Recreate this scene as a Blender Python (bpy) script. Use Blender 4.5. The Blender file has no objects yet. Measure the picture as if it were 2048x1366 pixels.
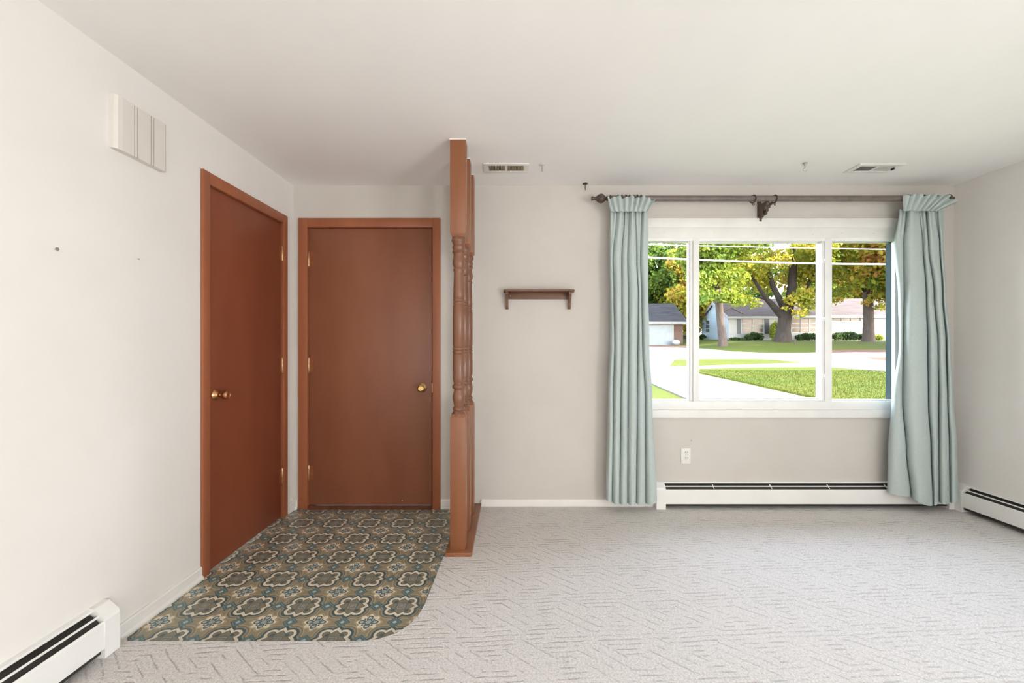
import bpy, bmesh, math, random
import numpy as np
from mathutils import Vector, Matrix

random.seed(7)
SC = bpy.context.scene
COL = SC.collection

# ------------------------------------------------------------------ camera
F, CX, HZ, CH = 850.0, 1024.0, 688.0, 1.2      # focal length in px, principal column, horizon row, eye height
cam_d = bpy.data.cameras.new('camera')
cam_d.sensor_width = 36.0
cam_d.lens = F / 2048.0 * 36.0
cam_d.shift_y = (HZ - 683.0) / 2048.0
cam_d.clip_start, cam_d.clip_end = 0.05, 600
cam = bpy.data.objects.new('camera', cam_d); COL.objects.link(cam)
cam.location = (0, 0, CH); cam.rotation_euler = (math.pi / 2, 0, 0)
SC.camera = cam

# ------------------------------------------------------------------ world, sun, fill lamps
SUN = Vector((0.70, -0.48, 0.53)).normalized()
w = bpy.data.worlds.new('sky'); SC.world = w; w.use_nodes = True
wn = w.node_tree; bgn = wn.nodes['Background']
sky = wn.nodes.new('ShaderNodeTexSky'); sky.sky_type = 'NISHITA'; sky.sun_disc = False
sky.sun_elevation = math.asin(SUN.z); sky.sun_rotation = math.atan2(SUN.x, SUN.y)
sky.air_density = 1.0; sky.dust_density = 1.6; sky.ozone_density = 1.0
hs = wn.nodes.new('ShaderNodeHueSaturation'); hs.inputs['Saturation'].default_value = 0.5
wn.links.new(sky.outputs[0], hs.inputs['Color']); wn.links.new(hs.outputs[0], bgn.inputs[0]); bgn.inputs[1].default_value = 3.4

sd = bpy.data.lights.new('sun', 'SUN'); sd.energy = 27.0; sd.angle = 0.009; sd.color = (1, 0.93, 0.82)
so = bpy.data.objects.new('sun', sd); COL.objects.link(so)
so.rotation_euler = (-SUN).to_track_quat('-Z', 'Y').to_euler(); so.location = (20, -15, 20)

def area(name, loc, direction, sx, sy, power, color, portal=False):
    d = bpy.data.lights.new(name, 'AREA'); d.shape = 'RECTANGLE'; d.size = sx; d.size_y = sy
    d.energy = power; d.color = color
    if portal: d.cycles.is_portal = True
    o = bpy.data.objects.new(name, d); COL.objects.link(o); o.location = loc
    o.rotation_euler = Vector(direction).to_track_quat('-Z', 'Z').to_euler()
    return o
# two unseen fill lamps added inside the closed side and rear walls
area('side_fill', (3.22, -1.75, 1.25), (-1, 0, 0.30), 3.2, 1.7, 298, (0.99, 1.0, 1.005))
area('end_fill', (0.5, -3.4, 1.35), (0, 1, 0), 3.6, 1.8, 38, (1.0, 0.97, 0.93))
area('window_portal', (1.83, 3.32, 1.36), (0, -1, 0), 2.3, 1.5, 1, (1, 1, 1), portal=True)

vs = SC.view_settings
vs.view_transform = 'Standard'; vs.look = 'None'; vs.gamma = 1.0; vs.use_curve_mapping = False
vs.exposure = 0.0
cy = SC.cycles
cy.max_bounces = 10; cy.diffuse_bounces = 6; cy.glossy_bounces = 3; cy.transmission_bounces = 6
cy.transparent_max_bounces = 12; cy.caustics_reflective = False; cy.caustics_refractive = False
cy.sample_clamp_indirect = 6.0
cy.use_denoising = True

# ------------------------------------------------------------------ shader helpers
class E:
    """a float socket with operators that add Math nodes"""
    def __init__(s, nt, k): s.nt, s.k = nt, k
    def op(s, o, *args):
        n = s.nt.nodes.new('ShaderNodeMath'); n.operation = o
        for i, a in enumerate((s,) + args):
            if isinstance(a, E): s.nt.links.new(a.k, n.inputs[i])
            else: n.inputs[i].default_value = a
        return E(s.nt, n.outputs[0])
    def __add__(s, o): return s.op('ADD', o)
    def __radd__(s, o): return s.op('ADD', o)
    def __sub__(s, o): return s.op('SUBTRACT', o)
    def __rsub__(s, o): return (s * -1.0) + o
    def __mul__(s, o): return s.op('MULTIPLY', o)
    def __rmul__(s, o): return s.op('MULTIPLY', o)
    def __truediv__(s, o): return s.op('DIVIDE', o)
    def __lt__(s, o): return s.op('LESS_THAN', o)
    def __gt__(s, o): return s.op('GREATER_THAN', o)
    def abs(s): return s.op('ABSOLUTE')
    def floor(s): return s.op('FLOOR')
    def fract(s): return s.op('FRACT')
    def min(s, o): return s.op('MINIMUM', o)
    def max(s, o): return s.op('MAXIMUM', o)
    def sqrt(s): return s.op('SQRT')
    def sin(s): return s.op('SINE')
    def mod(s, o): return s.op('FLOORED_MODULO', o)
    def clamp(s): return s.op('MAXIMUM', 0.0).op('MINIMUM', 1.0)

def hyp(a, b): return (a * a + b * b).sqrt()
def srgb(r, g, b):
    f = lambda c: (c / 255 / 12.92) if c <= 10 else ((c / 255 + 0.055) / 1.055) ** 2.4
    return (f(r), f(g), f(b))
ALB = [1.0]                        # reflectance level of the paints defined next
def c4(c): return (c[0] * ALB[0], c[1] * ALB[0], c[2] * ALB[0], 1.0)

class Mat:
    def __init__(s, name, rough=0.6, spec=0.5, metal=0.0):
        s.m = bpy.data.materials.new(name); s.m.use_nodes = True
        s.nt = s.m.node_tree; s.p = s.nt.nodes['Principled BSDF']; s.out = s.nt.nodes['Material Output']
        s.p.inputs['Roughness'].default_value = rough; s.p.inputs['Metallic'].default_value = metal
        s.p.inputs['Specular IOR Level'].default_value = spec
    def pos(s):
        g = s.nt.nodes.new('ShaderNodeNewGeometry'); x = s.nt.nodes.new('ShaderNodeSeparateXYZ')
        s.nt.links.new(g.outputs['Position'], x.inputs[0])
        return g.outputs['Position'], [E(s.nt, x.outputs[i]) for i in range(3)]
    def noise(s, scale, detail=3.0, rough=0.55, vec=None, stretch=None):
        n = s.nt.nodes.new('ShaderNodeTexNoise'); n.inputs['Scale'].default_value = scale
        n.inputs['Detail'].default_value = detail; n.inputs['Roughness'].default_value = rough
        if vec is None: vec = s.pos()[0]
        if stretch:
            mp = s.nt.nodes.new('ShaderNodeMapping'); mp.inputs['Scale'].default_value = stretch
            s.nt.links.new(vec, mp.inputs[0]); vec = mp.outputs[0]
        s.nt.links.new(vec, n.inputs['Vector'])
        return E(s.nt, n.outputs['Fac'])
    def mix(s, fac, a, b):
        n = s.nt.nodes.new('ShaderNodeMix'); n.data_type = 'RGBA'
        if isinstance(fac, E): s.nt.links.new(fac.k, n.inputs['Factor'])
        else: n.inputs['Factor'].default_value = fac
        for key, v in (('A', a), ('B', b)):
            i = [q for q in n.inputs if q.name == key and q.type == 'RGBA'][0]
            if isinstance(v, tuple): i.default_value = c4(v)
            else: s.nt.links.new(v, i)
        return [q for q in n.outputs if q.type == 'RGBA'][0]
    def color(s, v):
        if isinstance(v, tuple): s.p.inputs['Base Color'].default_value = c4(v)
        else: s.nt.links.new(v, s.p.inputs['Base Color'])
        return s
    def bump(s, h, strength=0.3, dist=0.01):
        b = s.nt.nodes.new('ShaderNodeBump'); b.inputs['Strength'].default_value = strength
        b.inputs['Distance'].default_value = dist
        s.nt.links.new(h.k, b.inputs['Height']); s.nt.links.new(b.outputs[0], s.p.inputs['Normal'])
        return s

def paint(name, a, b, scale=3.0, rough=0.6, bscale=None, bstr=0.1, bdist=0.002, spec=0.4, metal=0.0, stretch=None):
    M = Mat(name, rough, spec, metal)
    f = M.noise(scale, 4.0, 0.6, stretch=stretch)
    M.color(M.mix(((f - 0.3) * 2.5).clamp(), a, b))
    if bscale: M.bump(M.noise(bscale, 3.0, stretch=stretch), bstr, bdist)
    return M.m

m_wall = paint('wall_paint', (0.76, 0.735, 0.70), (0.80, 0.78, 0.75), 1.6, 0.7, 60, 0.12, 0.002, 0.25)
m_wall_dim = paint('dimmed_wall_paint', (0.565, 0.53, 0.487), (0.605, 0.573, 0.533), 1.6, 0.7, 60, 0.12, 0.002, 0.25)  # white wall paint with the back wall's dimmer light put into its colour
m_ceil = paint('ceiling_paint', (0.84, 0.825, 0.80), (0.88, 0.865, 0.84), 1.2, 0.8, 45, 0.1, 0.002, 0.2)
m_trim = paint('white_trim_paint', (0.76, 0.745, 0.715), (0.82, 0.805, 0.78), 6, 0.42, 40, 0.08, 0.001, 0.4)
m_vinyl_frame = paint('white_window_frame', (0.80, 0.80, 0.785), (0.86, 0.86, 0.85), 5, 0.35, None)
m_chip = paint('chipped_paint', (0.62, 0.60, 0.56), (0.80, 0.78, 0.74), 40, 0.7, 90, 0.4, 0.002)
m_door_side = paint('brown_door_paint', srgb(136, 74, 50), srgb(120, 62, 41), 2.2, 0.42, 130, 0.05, 0.001, 0.35, stretch=(1, 1, 0.25))
m_door_front = paint('dull_brown_door_paint', srgb(142, 90, 66), srgb(126, 76, 54), 2.0, 0.38, 130, 0.05, 0.001, 0.4, stretch=(1, 1, 0.3))
m_casing = paint('brown_casing_paint', srgb(162, 98, 66), srgb(142, 83, 55), 5.0, 0.4, 100, 0.06, 0.001, 0.4, stretch=(1, 1, 0.2))
m_post = paint('brown_post_wood', srgb(142, 91, 60), srgb(126, 78, 50), 7.0, 0.36, 120, 0.05, 0.001, 0.45, stretch=(1, 1, 0.12))
m_turned = paint('turned_post_wood', srgb(128, 86, 63), srgb(110, 70, 50), 8.0, 0.3, 120, 0.05, 0.001, 0.5, stretch=(1, 1, 0.12))
m_shelf = paint('shelf_wood', srgb(122, 88, 67), srgb(96, 66, 50), 14.0, 0.45, 150, 0.1, 0.001, 0.4, stretch=(0.12, 1, 1))
m_threshold = paint('threshold_wood', srgb(110, 66, 44), srgb(84, 48, 32), 12, 0.5)
m_rod = paint('rod_bronze', srgb(122, 110, 104), srgb(100, 90, 84), 20, 0.45, None, spec=0.5)
m_rod_dark = paint('dark_bronze', srgb(88, 72, 62), srgb(66, 54, 46), 30, 0.4, None, spec=0.5)
m_heater = paint('heater_enamel', (0.80, 0.79, 0.77), (0.85, 0.84, 0.82), 4, 0.35, None)
m_dark = paint('dark_interior_metal', (0.02, 0.018, 0.016), (0.035, 0.03, 0.027), 20, 0.6)
m_plate = paint('ivory_plastic', (0.70, 0.685, 0.65), (0.76, 0.745, 0.71), 6, 0.4)
m_chime = paint('chime_cover_plastic', (0.66, 0.635, 0.585), (0.71, 0.68, 0.63), 6, 0.45)
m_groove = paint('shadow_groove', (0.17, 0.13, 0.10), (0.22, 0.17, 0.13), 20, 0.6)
m_vent = paint('vent_enamel', (0.74, 0.72, 0.69), (0.79, 0.77, 0.74), 8, 0.45)
m_vent_slat = paint('vent_louver_metal', srgb(190, 175, 140), srgb(165, 150, 118), 30, 0.5)
m_vent_slat2 = paint('vent_louver_white', (0.55, 0.54, 0.52), (0.62, 0.61, 0.59), 30, 0.5)
m_brass = paint('brass', srgb(222, 190, 130), srgb(200, 165, 105), 30, 0.22, None, metal=1.0)
m_brass_red = paint('aged_brass', srgb(226, 178, 130), srgb(196, 140, 98), 30, 0.25, None, metal=1.0)
m_hinge = paint('painted_hinge', srgb(150, 84, 52), srgb(120, 70, 44), 60, 0.4)
m_pin = paint('hinge_pin_metal', srgb(205, 165, 120), srgb(160, 120, 85), 60, 0.3, None, metal=0.8)
m_steel = paint('dull_steel', (0.36, 0.35, 0.33), (0.5, 0.48, 0.45), 60, 0.4, None, metal=0.6)
m_hook_white = paint('white_hook_metal', (0.55, 0.53, 0.49), (0.66, 0.64, 0.60), 60, 0.4)
m_teal = paint('dark_teal_exterior_frame', (0.040, 0.056, 0.058), (0.032, 0.046, 0.048), 6, 0.85, None, spec=0.1)
m_nail = paint('nail_metal', (0.2, 0.19, 0.18), (0.3, 0.29, 0.28), 60, 0.4)

# glass: a clear pane with a faint reflection
def glass_mat(name, tint=(0.97, 0.985, 0.98)):
    M = Mat(name); nt = M.nt
    tr = nt.nodes.new('ShaderNodeBsdfTransparent'); tr.inputs[0].default_value = c4(tint)
    gl = nt.nodes.new('ShaderNodeBsdfGlossy'); gl.inputs['Roughness'].default_value = 0.02
    fr = nt.nodes.new('ShaderNodeFresnel'); fr.inputs[0].default_value = 1.07
    mx = nt.nodes.new('ShaderNodeMixShader')
    nt.links.new(fr.outputs[0], mx.inputs[0]); nt.links.new(tr.outputs[0], mx.inputs[1]); nt.links.new(gl.outputs[0], mx.inputs[2])
    nt.links.new(mx.outputs[0], M.out.inputs[0]); return M.m
m_glass = glass_mat('window_glass')
m_house_glass = paint('painted_reflection_glass', (0.13, 0.07, 0.045), (0.03, 0.022, 0.018), 0.9, 0.25, None, spec=0.25)  # brown reflections in the panes are painted into the base colour

# curtain cloth
def curtain_mat():
    M = Mat('pale_teal_linen', 0.85, 0.2); v, (x, y, z) = M.pos()
    hw = M.noise(1.0, 2.0, 0.6, v, (60, 60, 900)); vw = M.noise(1.0, 2.0, 0.6, v, (900, 900, 40))
    f = ((hw * 0.65 + vw * 0.35) - 0.35) * 3.0
    M.color(M.mix(f.clamp(), (0.47, 0.545, 0.53), (0.60, 0.675, 0.66)))
    M.bump(hw + vw * 0.5, 0.15, 0.001)
    nt = M.nt; tl = nt.nodes.new('ShaderNodeBsdfTranslucent'); tl.inputs[0].default_value = (0.5, 0.6, 0.58, 1)
    mx = nt.nodes.new('ShaderNodeMixShader'); mx.inputs[0].default_value = 0.14
    nt.links.new(M.p.outputs[0], mx.inputs[1]); nt.links.new(tl.outputs[0], mx.inputs[2]); nt.links.new(mx.outputs[0], M.out.inputs[0])
    return M.m
m_curtain = curtain_mat()

# carpet: cut-and-loop pile with tipped sheared ribs in rotated blocks
def carpet_mat():
    M = Mat('loop_carpet', 0.95, 0.1); v, (x, y, z) = M.pos()
    wob = M.noise(4.0, 1.0, 0.5, v) * 0.02 + M.noise(60.0, 1.0, 0.5, v) * 0.008
    a = x * 0.78 - y * 0.63 + wob; c = x * 0.63 + y * 0.78 + wob
    ia = (a / 0.21).floor(); ic = (c / 0.175).floor()
    par = (ia + ic).mod(2.0)
    fa = (c / 0.044).fract(); fb = ((y + x * -0.06 + wob) / 0.027).fract()
    ga = (1.0 - ((fa - 0.5).abs() / 0.10)).clamp(); gb = (1.0 - ((fb - 0.5).abs() / 0.22)).clamp()
    gaps = ((M.noise(16.0, 2.0, 0.5, v) - 0.40) * 6.0).clamp()
    g = (ga * (1.0 - par) + gb * par) * gaps
    grain = M.noise(330.0, 2.0, 0.6, v); fleck = M.noise(120.0, 3.0, 0.65, v)
    soft = M.noise(1.3, 2.0, 0.5, v)
    base = M.mix(((fleck * 0.5 + grain * 0.5 - 0.38) * 4.6).clamp(), (0.50, 0.472, 0.452), (0.83, 0.80, 0.78))
    base = M.mix(((soft - 0.45) * 1.2).clamp(), base, (0.74, 0.72, 0.715))
    col = M.mix(g * 0.42, base, (0.34, 0.31, 0.29))  # shade in the grooves darkened into the pile colour for depth
    M.color(col)
    M.bump(grain * 0.5 + fleck * 0.6 - g * 0.9, 0.6, 0.010)
    return M.m
m_carpet = carpet_mat()

# patterned sheet vinyl
VP, VX, VY = 0.2293, -0.515, 1.979
def vinyl_mat():
    M = Mat('patterned_vinyl', 0.32, 0.45); v, (x, y, z) = M.pos()
    wob = (M.noise(60.0, 2.0, 0.5, v) - 0.5) * 0.022
    u = ((x - VX) / VP + 0.5).fract() - 0.5 + wob; w_ = ((y - VY) / VP + 0.5).fract() - 0.5 + wob
    au, av = u.abs(), w_.abs(); cu, cv = 0.5 - au, 0.5 - av
    lob = hyp(au - 0.16, av - 0.16) - 0.125
    dia = (au + av) * 0.7071 - 0.242
    m = lob.min(dia)
    cream, dteal, teal = (0.72, 0.66, 0.53), (0.085, 0.125, 0.12), (0.14, 0.24, 0.25)
    grey, tan, pale, olive = (0.28, 0.285, 0.24), (0.40, 0.335, 0.215), (0.42, 0.50, 0.50), (0.205, 0.185, 0.12)
    star = hyp(cu, cv)
    ang = cu.op('ARCTAN2', cv)
    st = star - ((ang * 8.0).op('COSINE') * 0.030 + 0.205)
    col = M.mix(st < 0.045, (0.30, 0.265, 0.185), tan)
    col = M.mix(st < 0.0, col, cream)
    col = M.mix(m < 0.128, col, tan)
    col = M.mix(m < 0.105, col, olive)
    col = M.mix(m < 0.080, col, grey)
    col = M.mix(m < 0.050, col, dteal)
    col = M.mix(m < 0.0, col, cream)
    col = M.mix(m < -0.052, col, dteal)
    col = M.mix(m < -0.066, col, (0.225, 0.215, 0.165))
    col = M.mix(hyp(au - 0.135, av - 0.135) < 0.042, col, dteal)
    sq = au.max(av)
    col = M.mix(sq < 0.098, col, dteal); col = M.mix(sq < 0.084, col, grey)
    col = M.mix((sq < 0.056) * (sq > 0.044), col, (0.12, 0.14, 0.125))
    # four-petal flower on the tile corner
    for p, q in ((cu, cv), (cv, cu)):
        e = hyp((p - 0.112) / 0.082, q / 0.058)
        col = M.mix(e < 1.0, col, dteal); col = M.mix(e < 0.66, col, teal); col = M.mix(hyp((p - 0.13) / 0.03, (q - 0.014) / 0.018) < 1.0, col, pale)
    col = M.mix(star < 0.066, col, dteal); col = M.mix(star < 0.052, col, (0.34, 0.40, 0.38))
    col = M.mix(hyp(cu - 0.085, cv - 0.085) < 0.020, col, dteal)
    # diamonds between medallions
    for p, q in ((cu, av), (cv, au)):
        d = p + q
        col = M.mix(d < 0.150, col, dteal); col = M.mix(d < 0.132, col, teal)
        col = M.mix((d < 0.088) * (d > 0.072), col, dteal); col = M.mix(d < 0.045, col, pale)
    wear = M.noise(9.0, 4.0, 0.6, v)
    col = M.mix(((wear - 0.55) * 1.2).clamp(), col, (0.27, 0.265, 0.225))
    M.color(col)
    M.bump(m * 4.0 + M.noise(150.0, 2.0, 0.5, v) * 0.5, 0.12, 0.002)
    return M.m
m_vinyl = vinyl_mat()

# ------------------------------------------------------------------ mesh helpers
class B:
    def __init__(s): s.bm = bmesh.new()
    def box(s, x0, x1, y0, y1, z0, z1, bev=0.0):
        vs_ = [s.bm.verts.new((x, y, z)) for x in (x0, x1) for y in (y0, y1) for z in (z0, z1)]
        fs = [(0, 1, 3, 2), (4, 6, 7, 5), (0, 4, 5, 1), (2, 3, 7, 6), (0, 2, 6, 4), (1, 5, 7, 3)]
        faces = [s.bm.faces.new([vs_[i] for i in f]) for f in fs]
        if bev:
            es = list({e for f in faces for e in f.edges})
            bmesh.ops.bevel(s.bm, geom=es, offset=bev, segments=2, affect='EDGES', profile=0.5)
        return s
    def prism(s, pts, fn, t0, t1):
        """polygon pts (a,b) extruded along t; fn(a,b,t) gives xyz"""
        lo = [s.bm.verts.new(fn(a, b, t0)) for a, b in pts]; hi = [s.bm.verts.new(fn(a, b, t1)) for a, b in pts]
        n = len(pts)
        for i in range(n): s.bm.faces.new((lo[i], lo[(i + 1) % n], hi[(i + 1) % n], hi[i]))
        s.bm.faces.new(lo[::-1]); s.bm.faces.new(hi); return s
    def lathe(s, prof, fn, n=24, caps=True):
        """prof [(r,t)], fn(ca*r, sa*r, t)"""
        rings = []
        for r, t in prof:
            rings.append([s.bm.verts.new(fn(r * math.cos(2 * math.pi * k / n), r * math.sin(2 * math.pi * k / n), t)) for k in range(n)])
        for a, b in zip(rings, rings[1:]):
            for k in range(n): s.bm.faces.new((a[k], a[(k + 1) % n], b[(k + 1) % n], b[k]))
        if caps: s.bm.faces.new(rings[0][::-1]); s.bm.faces.new(rings[-1])
        return s
    def tube(s, pts, radii, n=10):
        pts = [Vector(p) for p in pts]; rings = []
        if not hasattr(radii, '__len__'): radii = [radii] * len(pts)
        ref = Vector((0, 0, 1))
        for i, p in enumerate(pts):
            t = (pts[min(i + 1, len(pts) - 1)] - pts[max(i - 1, 0)]).normalized()
            r = ref if abs(t.dot(ref)) < 0.95 else Vector((1, 0, 0))
            a = t.cross(r).normalized(); b = t.cross(a).normalized()
            rings.append([s.bm.verts.new(p + radii[i] * (a * math.cos(2 * math.pi * k / n) + b * math.sin(2 * math.pi * k / n))) for k in range(n)])
        for a, b in zip(rings, rings[1:]):
            for k in range(n): s.bm.faces.new((a[k], a[(k + 1) % n], b[(k + 1) % n], b[k]))
        s.bm.faces.new(rings[0][::-1]); s.bm.faces.new(rings[-1]); return s
    def torus(s, c, R, r, axis='x', n=24, k=8):
        rings = []
        for i in range(n):
            a = 2 * math.pi * i / n; ring = []
            for j in range(k):
                b = 2 * math.pi * j / k; q = R + r * math.cos(b); h = r * math.sin(b)
                p = {'x': (h, q * math.cos(a), q * math.sin(a)), 'y': (q * math.cos(a), h, q * math.sin(a)), 'z': (q * math.cos(a), q * math.sin(a), h)}[axis]
                ring.append(s.bm.verts.new((c[0] + p[0], c[1] + p[1], c[2] + p[2])))
            rings.append(ring)
        for i in range(n):
            a, b = rings[i], rings[(i + 1) % n]
            for j in range(k): s.bm.faces.new((a[j], b[j], b[(j + 1) % k], a[(j + 1) % k]))
        return s
    def ball(s, c, r, sc=(1, 1, 1), u=12, v=8):
        bmesh.ops.create_uvsphere(s.bm, u_segments=u, v_segments=v, radius=r, matrix=Matrix.Translation(c) @ Matrix.Diagonal((*sc, 1)))
        return s
    def mesh(s, name, mat, smooth=True, ang=35):
        bmesh.ops.recalc_face_normals(s.bm, faces=s.bm.faces)
        me = bpy.data.meshes.new(name); s.bm.to_mesh(me); s.bm.free(); me.materials.append(mat)
        if smooth:
            me.polygons.foreach_set('use_smooth', [True] * len(me.polygons)); me.set_sharp_from_angle(angle=math.radians(ang))
        return me

WLOC = {}
def link(name, me, parent=None, loc=(0, 0, 0), **props):
    o = bpy.data.objects.new(name, me); COL.objects.link(o); o.location = loc
    WLOC[o.name] = Vector(loc)
    if parent is not None:
        o.parent = parent; o.matrix_parent_inverse = Matrix.Translation(-WLOC[parent.name])
    for k, v_ in props.items(): o[k] = v_
    return o
def obj(name, b, mat, parent=None, loc=(0, 0, 0), smooth=True, ang=35, **props):
    return link(name, b.mesh(name, mat, smooth, ang), parent, loc, **props)
def thing(name, label, cat, loc=(0, 0, 0), group=None, kind=None):
    o = link(name, None, None, loc, label=label, category=cat); o.empty_display_size = 0.1
    if group: o['group'] = group
    if kind: o['kind'] = kind
    return o
def S(label, cat): return dict(label=label, category=cat, kind='structure')

# ------------------------------------------------------------------ room shell
WY = F / 270.0                      # back wall 3.148 m ahead of the camera
XL, XR, ZC = -1.6185, 3.274, 2.374
YB = -3.6
VZ = -0.02                          # vinyl lies 2 cm below the carpet pile
def X(px, d=WY): return (px - CX) * d / F
def Z(py, d=WY): return CH - (py - HZ) * d / F

# window wall with openings for the front door and the picture window
DX0, DX1, DZ1 = -1.512, -0.584, 2.064
OX0, OX1, OZ0, OZ1 = 0.72, 2.97, 0.715, 2.035
b = B()
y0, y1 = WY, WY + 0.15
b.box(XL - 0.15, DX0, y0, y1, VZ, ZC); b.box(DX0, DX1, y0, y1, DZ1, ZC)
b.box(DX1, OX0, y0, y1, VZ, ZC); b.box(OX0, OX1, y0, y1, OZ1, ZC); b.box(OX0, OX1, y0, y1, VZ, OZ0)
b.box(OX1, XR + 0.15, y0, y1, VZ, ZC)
obj('wall_back', b, m_wall_dim, smooth=False, **S('off-white painted wall with the front door and the picture window', 'wall'))
LY0, LY1, LZ1 = 2.255, 2.992, 2.052
b = B()
b.box(XL - 0.12, XL, YB, LY0, VZ, ZC); b.box(XL - 0.12, XL, LY0, LY1, LZ1, ZC); b.box(XL - 0.12, XL, LY1, WY, VZ, ZC)
obj('wall_left', b, m_wall, smooth=False, **S('bright white side wall with the closet door', 'wall'))
obj('wall_right', B().box(XR, XR + 0.12, YB, WY, VZ, ZC), m_wall, smooth=False, **S('off-white side wall beside the right curtain', 'wall'))
obj('wall_rear', B().box(XL - 0.12, XR + 0.12, YB - 0.12, YB, VZ, ZC), m_wall, smooth=False, **S('off-white wall behind the viewer', 'wall'))
obj('ceiling', B().box(XL - 0.15, XR + 0.15, YB - 0.12, WY + 0.15, ZC, ZC + 0.12), m_ceil, smooth=False, **S('smooth white painted ceiling of the room', 'ceiling'))

# floor: patterned vinyl in the entry, carpet over the rest
PBX0, PBX1, PBY0 = -0.378, -0.228, 2.395       # base rail of the post divider
obj('floor', B().box(XL - 0.12, XR + 0.12, YB - 0.1, WY + 0.1, VZ - 0.1, VZ), m_vinyl, smooth=False,
    **S('patterned sheet vinyl entry floor in cream, teal and olive', 'floor'))
edge = [(XL, 1.717), (-0.62, 1.717), (-0.545, 1.728), (-0.48, 1.765), (-0.44, 1.815), (-0.415, 1.88), (-0.402, 1.96), (-0.396, 2.12), (-0.39, 2.30), (-0.386, 2.40)]
pts = [(XL, YB)] + edge + [(PBX0 + 0.01, 2.405), (PBX0 + 0.01, WY), (XR, WY), (XR, YB)]
b = B(); b.prism(pts, lambda x, y, t: (x, y, t), VZ, 0.0)
obj('floor_carpet', b, m_carpet, smooth=False, **S('light grey cut-and-loop carpet with ribbed diagonal blocks', 'carpet'))

# baseboards with shoe moulding
def bb_profile(h=0.05, t=0.012, s=0.02):
    return [(0, VZ), (s, VZ), (s, VZ + 0.008), (s - 0.004, VZ + 0.016), (t, VZ + 0.021), (t, h - 0.006), (t - 0.004, h), (0, h)]
b = B(); b.prism(bb_profile(0.045), lambda p, z, t: (XL + p, t, z), 1.69, LY0 - 0.05)
obj('baseboard_left', b, m_trim, smooth=False, **S('white baseboard with shoe moulding left of the closet door', 'baseboard'))
b = B(); b.prism(bb_profile(0.045), lambda p, z, t: (XL + p, t, z), LY1 + 0.055, WY)
b.prism(bb_profile(0.045), lambda p, z, t: (t, WY - p, z), XL + 0.0201, DX0 - 0.072)
obj('baseboard_corner', b, m_trim, smooth=False, **S('short white baseboard in the corner between the two brown doors', 'baseboard'))
b = B(); b.prism(bb_profile(0.052, 0.011, 0.011), lambda p, z, t: (t, WY - p, z), DX1 + 0.058, PBX0 - 0.001)
b.prism(bb_profile(0.052, 0.011, 0.011), lambda p, z, t: (t, WY - p, z), PBX1 + 0.001, 1.045)
obj('baseboard_back', b, m_trim, smooth=False, **S('low white baseboard below the small wooden shelf', 'baseboard'))

# ------------------------------------------------------------------ doors
def knob(parent, fn, mat, r=0.031):
    k = obj('knob', B().lathe([(0.008, 0.0), (0.012, 0.016), (0.011, 0.026), (0.015, 0.034), (0.024, 0.046), (0.0265, 0.058), (0.025, 0.068), (0.017, 0.073), (0.016, 0.070), (0.006, 0.0705)], fn), mat, parent, label='round brass door knob')
    obj('rosette', B().lathe([(r, 0.0), (r, 0.003), (r * 0.9, 0.007), (r * 0.62, 0.012), (r * 0.45, 0.018), (r * 0.3, 0.02)], fn), mat, k)
    return k
def hinge(parent, fn, zc, h=0.1):
    g = obj('hinge', B().prism([(-0.026, 0), (0.0, 0), (0.0, 0.002), (-0.026, 0.002)], lambda a, p, t: fn(a, p, t), zc - h / 2, zc + h / 2), m_hinge, parent)
    obj('pin', B().lathe([(0.004, zc - h / 2 - 0.005), (0.0065, zc - h / 2), (0.0065, zc + h / 2), (0.004, zc + h / 2 + 0.006)], lambda a, c, t: fn(a + 0.004, c + 0.006, t), 10), m_pin, g)

# closet door in the left wall
d1 = thing('door_1', 'plain reddish-brown flush closet door in the left wall', 'door', (XL, 2.62, VZ), kind='structure')
obj('slab', B().box(XL - 0.038, XL - 0.002, LY0 + 0.010, LY1 - 0.010, VZ + 0.006, LZ1 - 0.008, 0.002), m_door_side, d1)
b = B()
b.box(XL - 0.115, XL, LY0, LY0 + 0.007, VZ, LZ1); b.box(XL - 0.115, XL, LY1 - 0.007, LY1, VZ, LZ1); b.box(XL - 0.115, XL, LY0, LY1, LZ1 - 0.006, LZ1)
b.box(XL - 0.055, XL - 0.04, LY0, LY0 + 0.02, VZ, LZ1); b.box(XL - 0.055, XL - 0.04, LY1 - 0.02, LY1, VZ, LZ1); b.box(XL - 0.055, XL - 0.04, LY0, LY1, LZ1 - 0.02, LZ1)
obj('jamb', b, m_casing, d1, smooth=False)
CW = 0.052
for yy0, yy1 in ((LY0 - CW + 0.004, LY0 + 0.004), (LY1 - 0.004, LY1 + CW - 0.004)):
    obj('casing', B().box(XL, XL + 0.016, yy0, yy1, VZ, LZ1 + CW + 0.008, 0.003), m_casing, d1)
obj('casing', B().box(XL, XL + 0.0155, LY0 + 0.003, LY1 - 0.003, LZ1 - 0.004, LZ1 + CW + 0.0075, 0.003), m_casing, d1)
knob(d1, lambda a, c, t: (XL - 0.002 + t, 2.322 + a, 0.922 + c), m_brass_red)
for zc in (1.836, 1.049, 0.273):
    hinge(d1, lambda a, p, t: (XL - 0.0015 + p, LY1 - 0.010 + a, t), zc)

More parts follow.
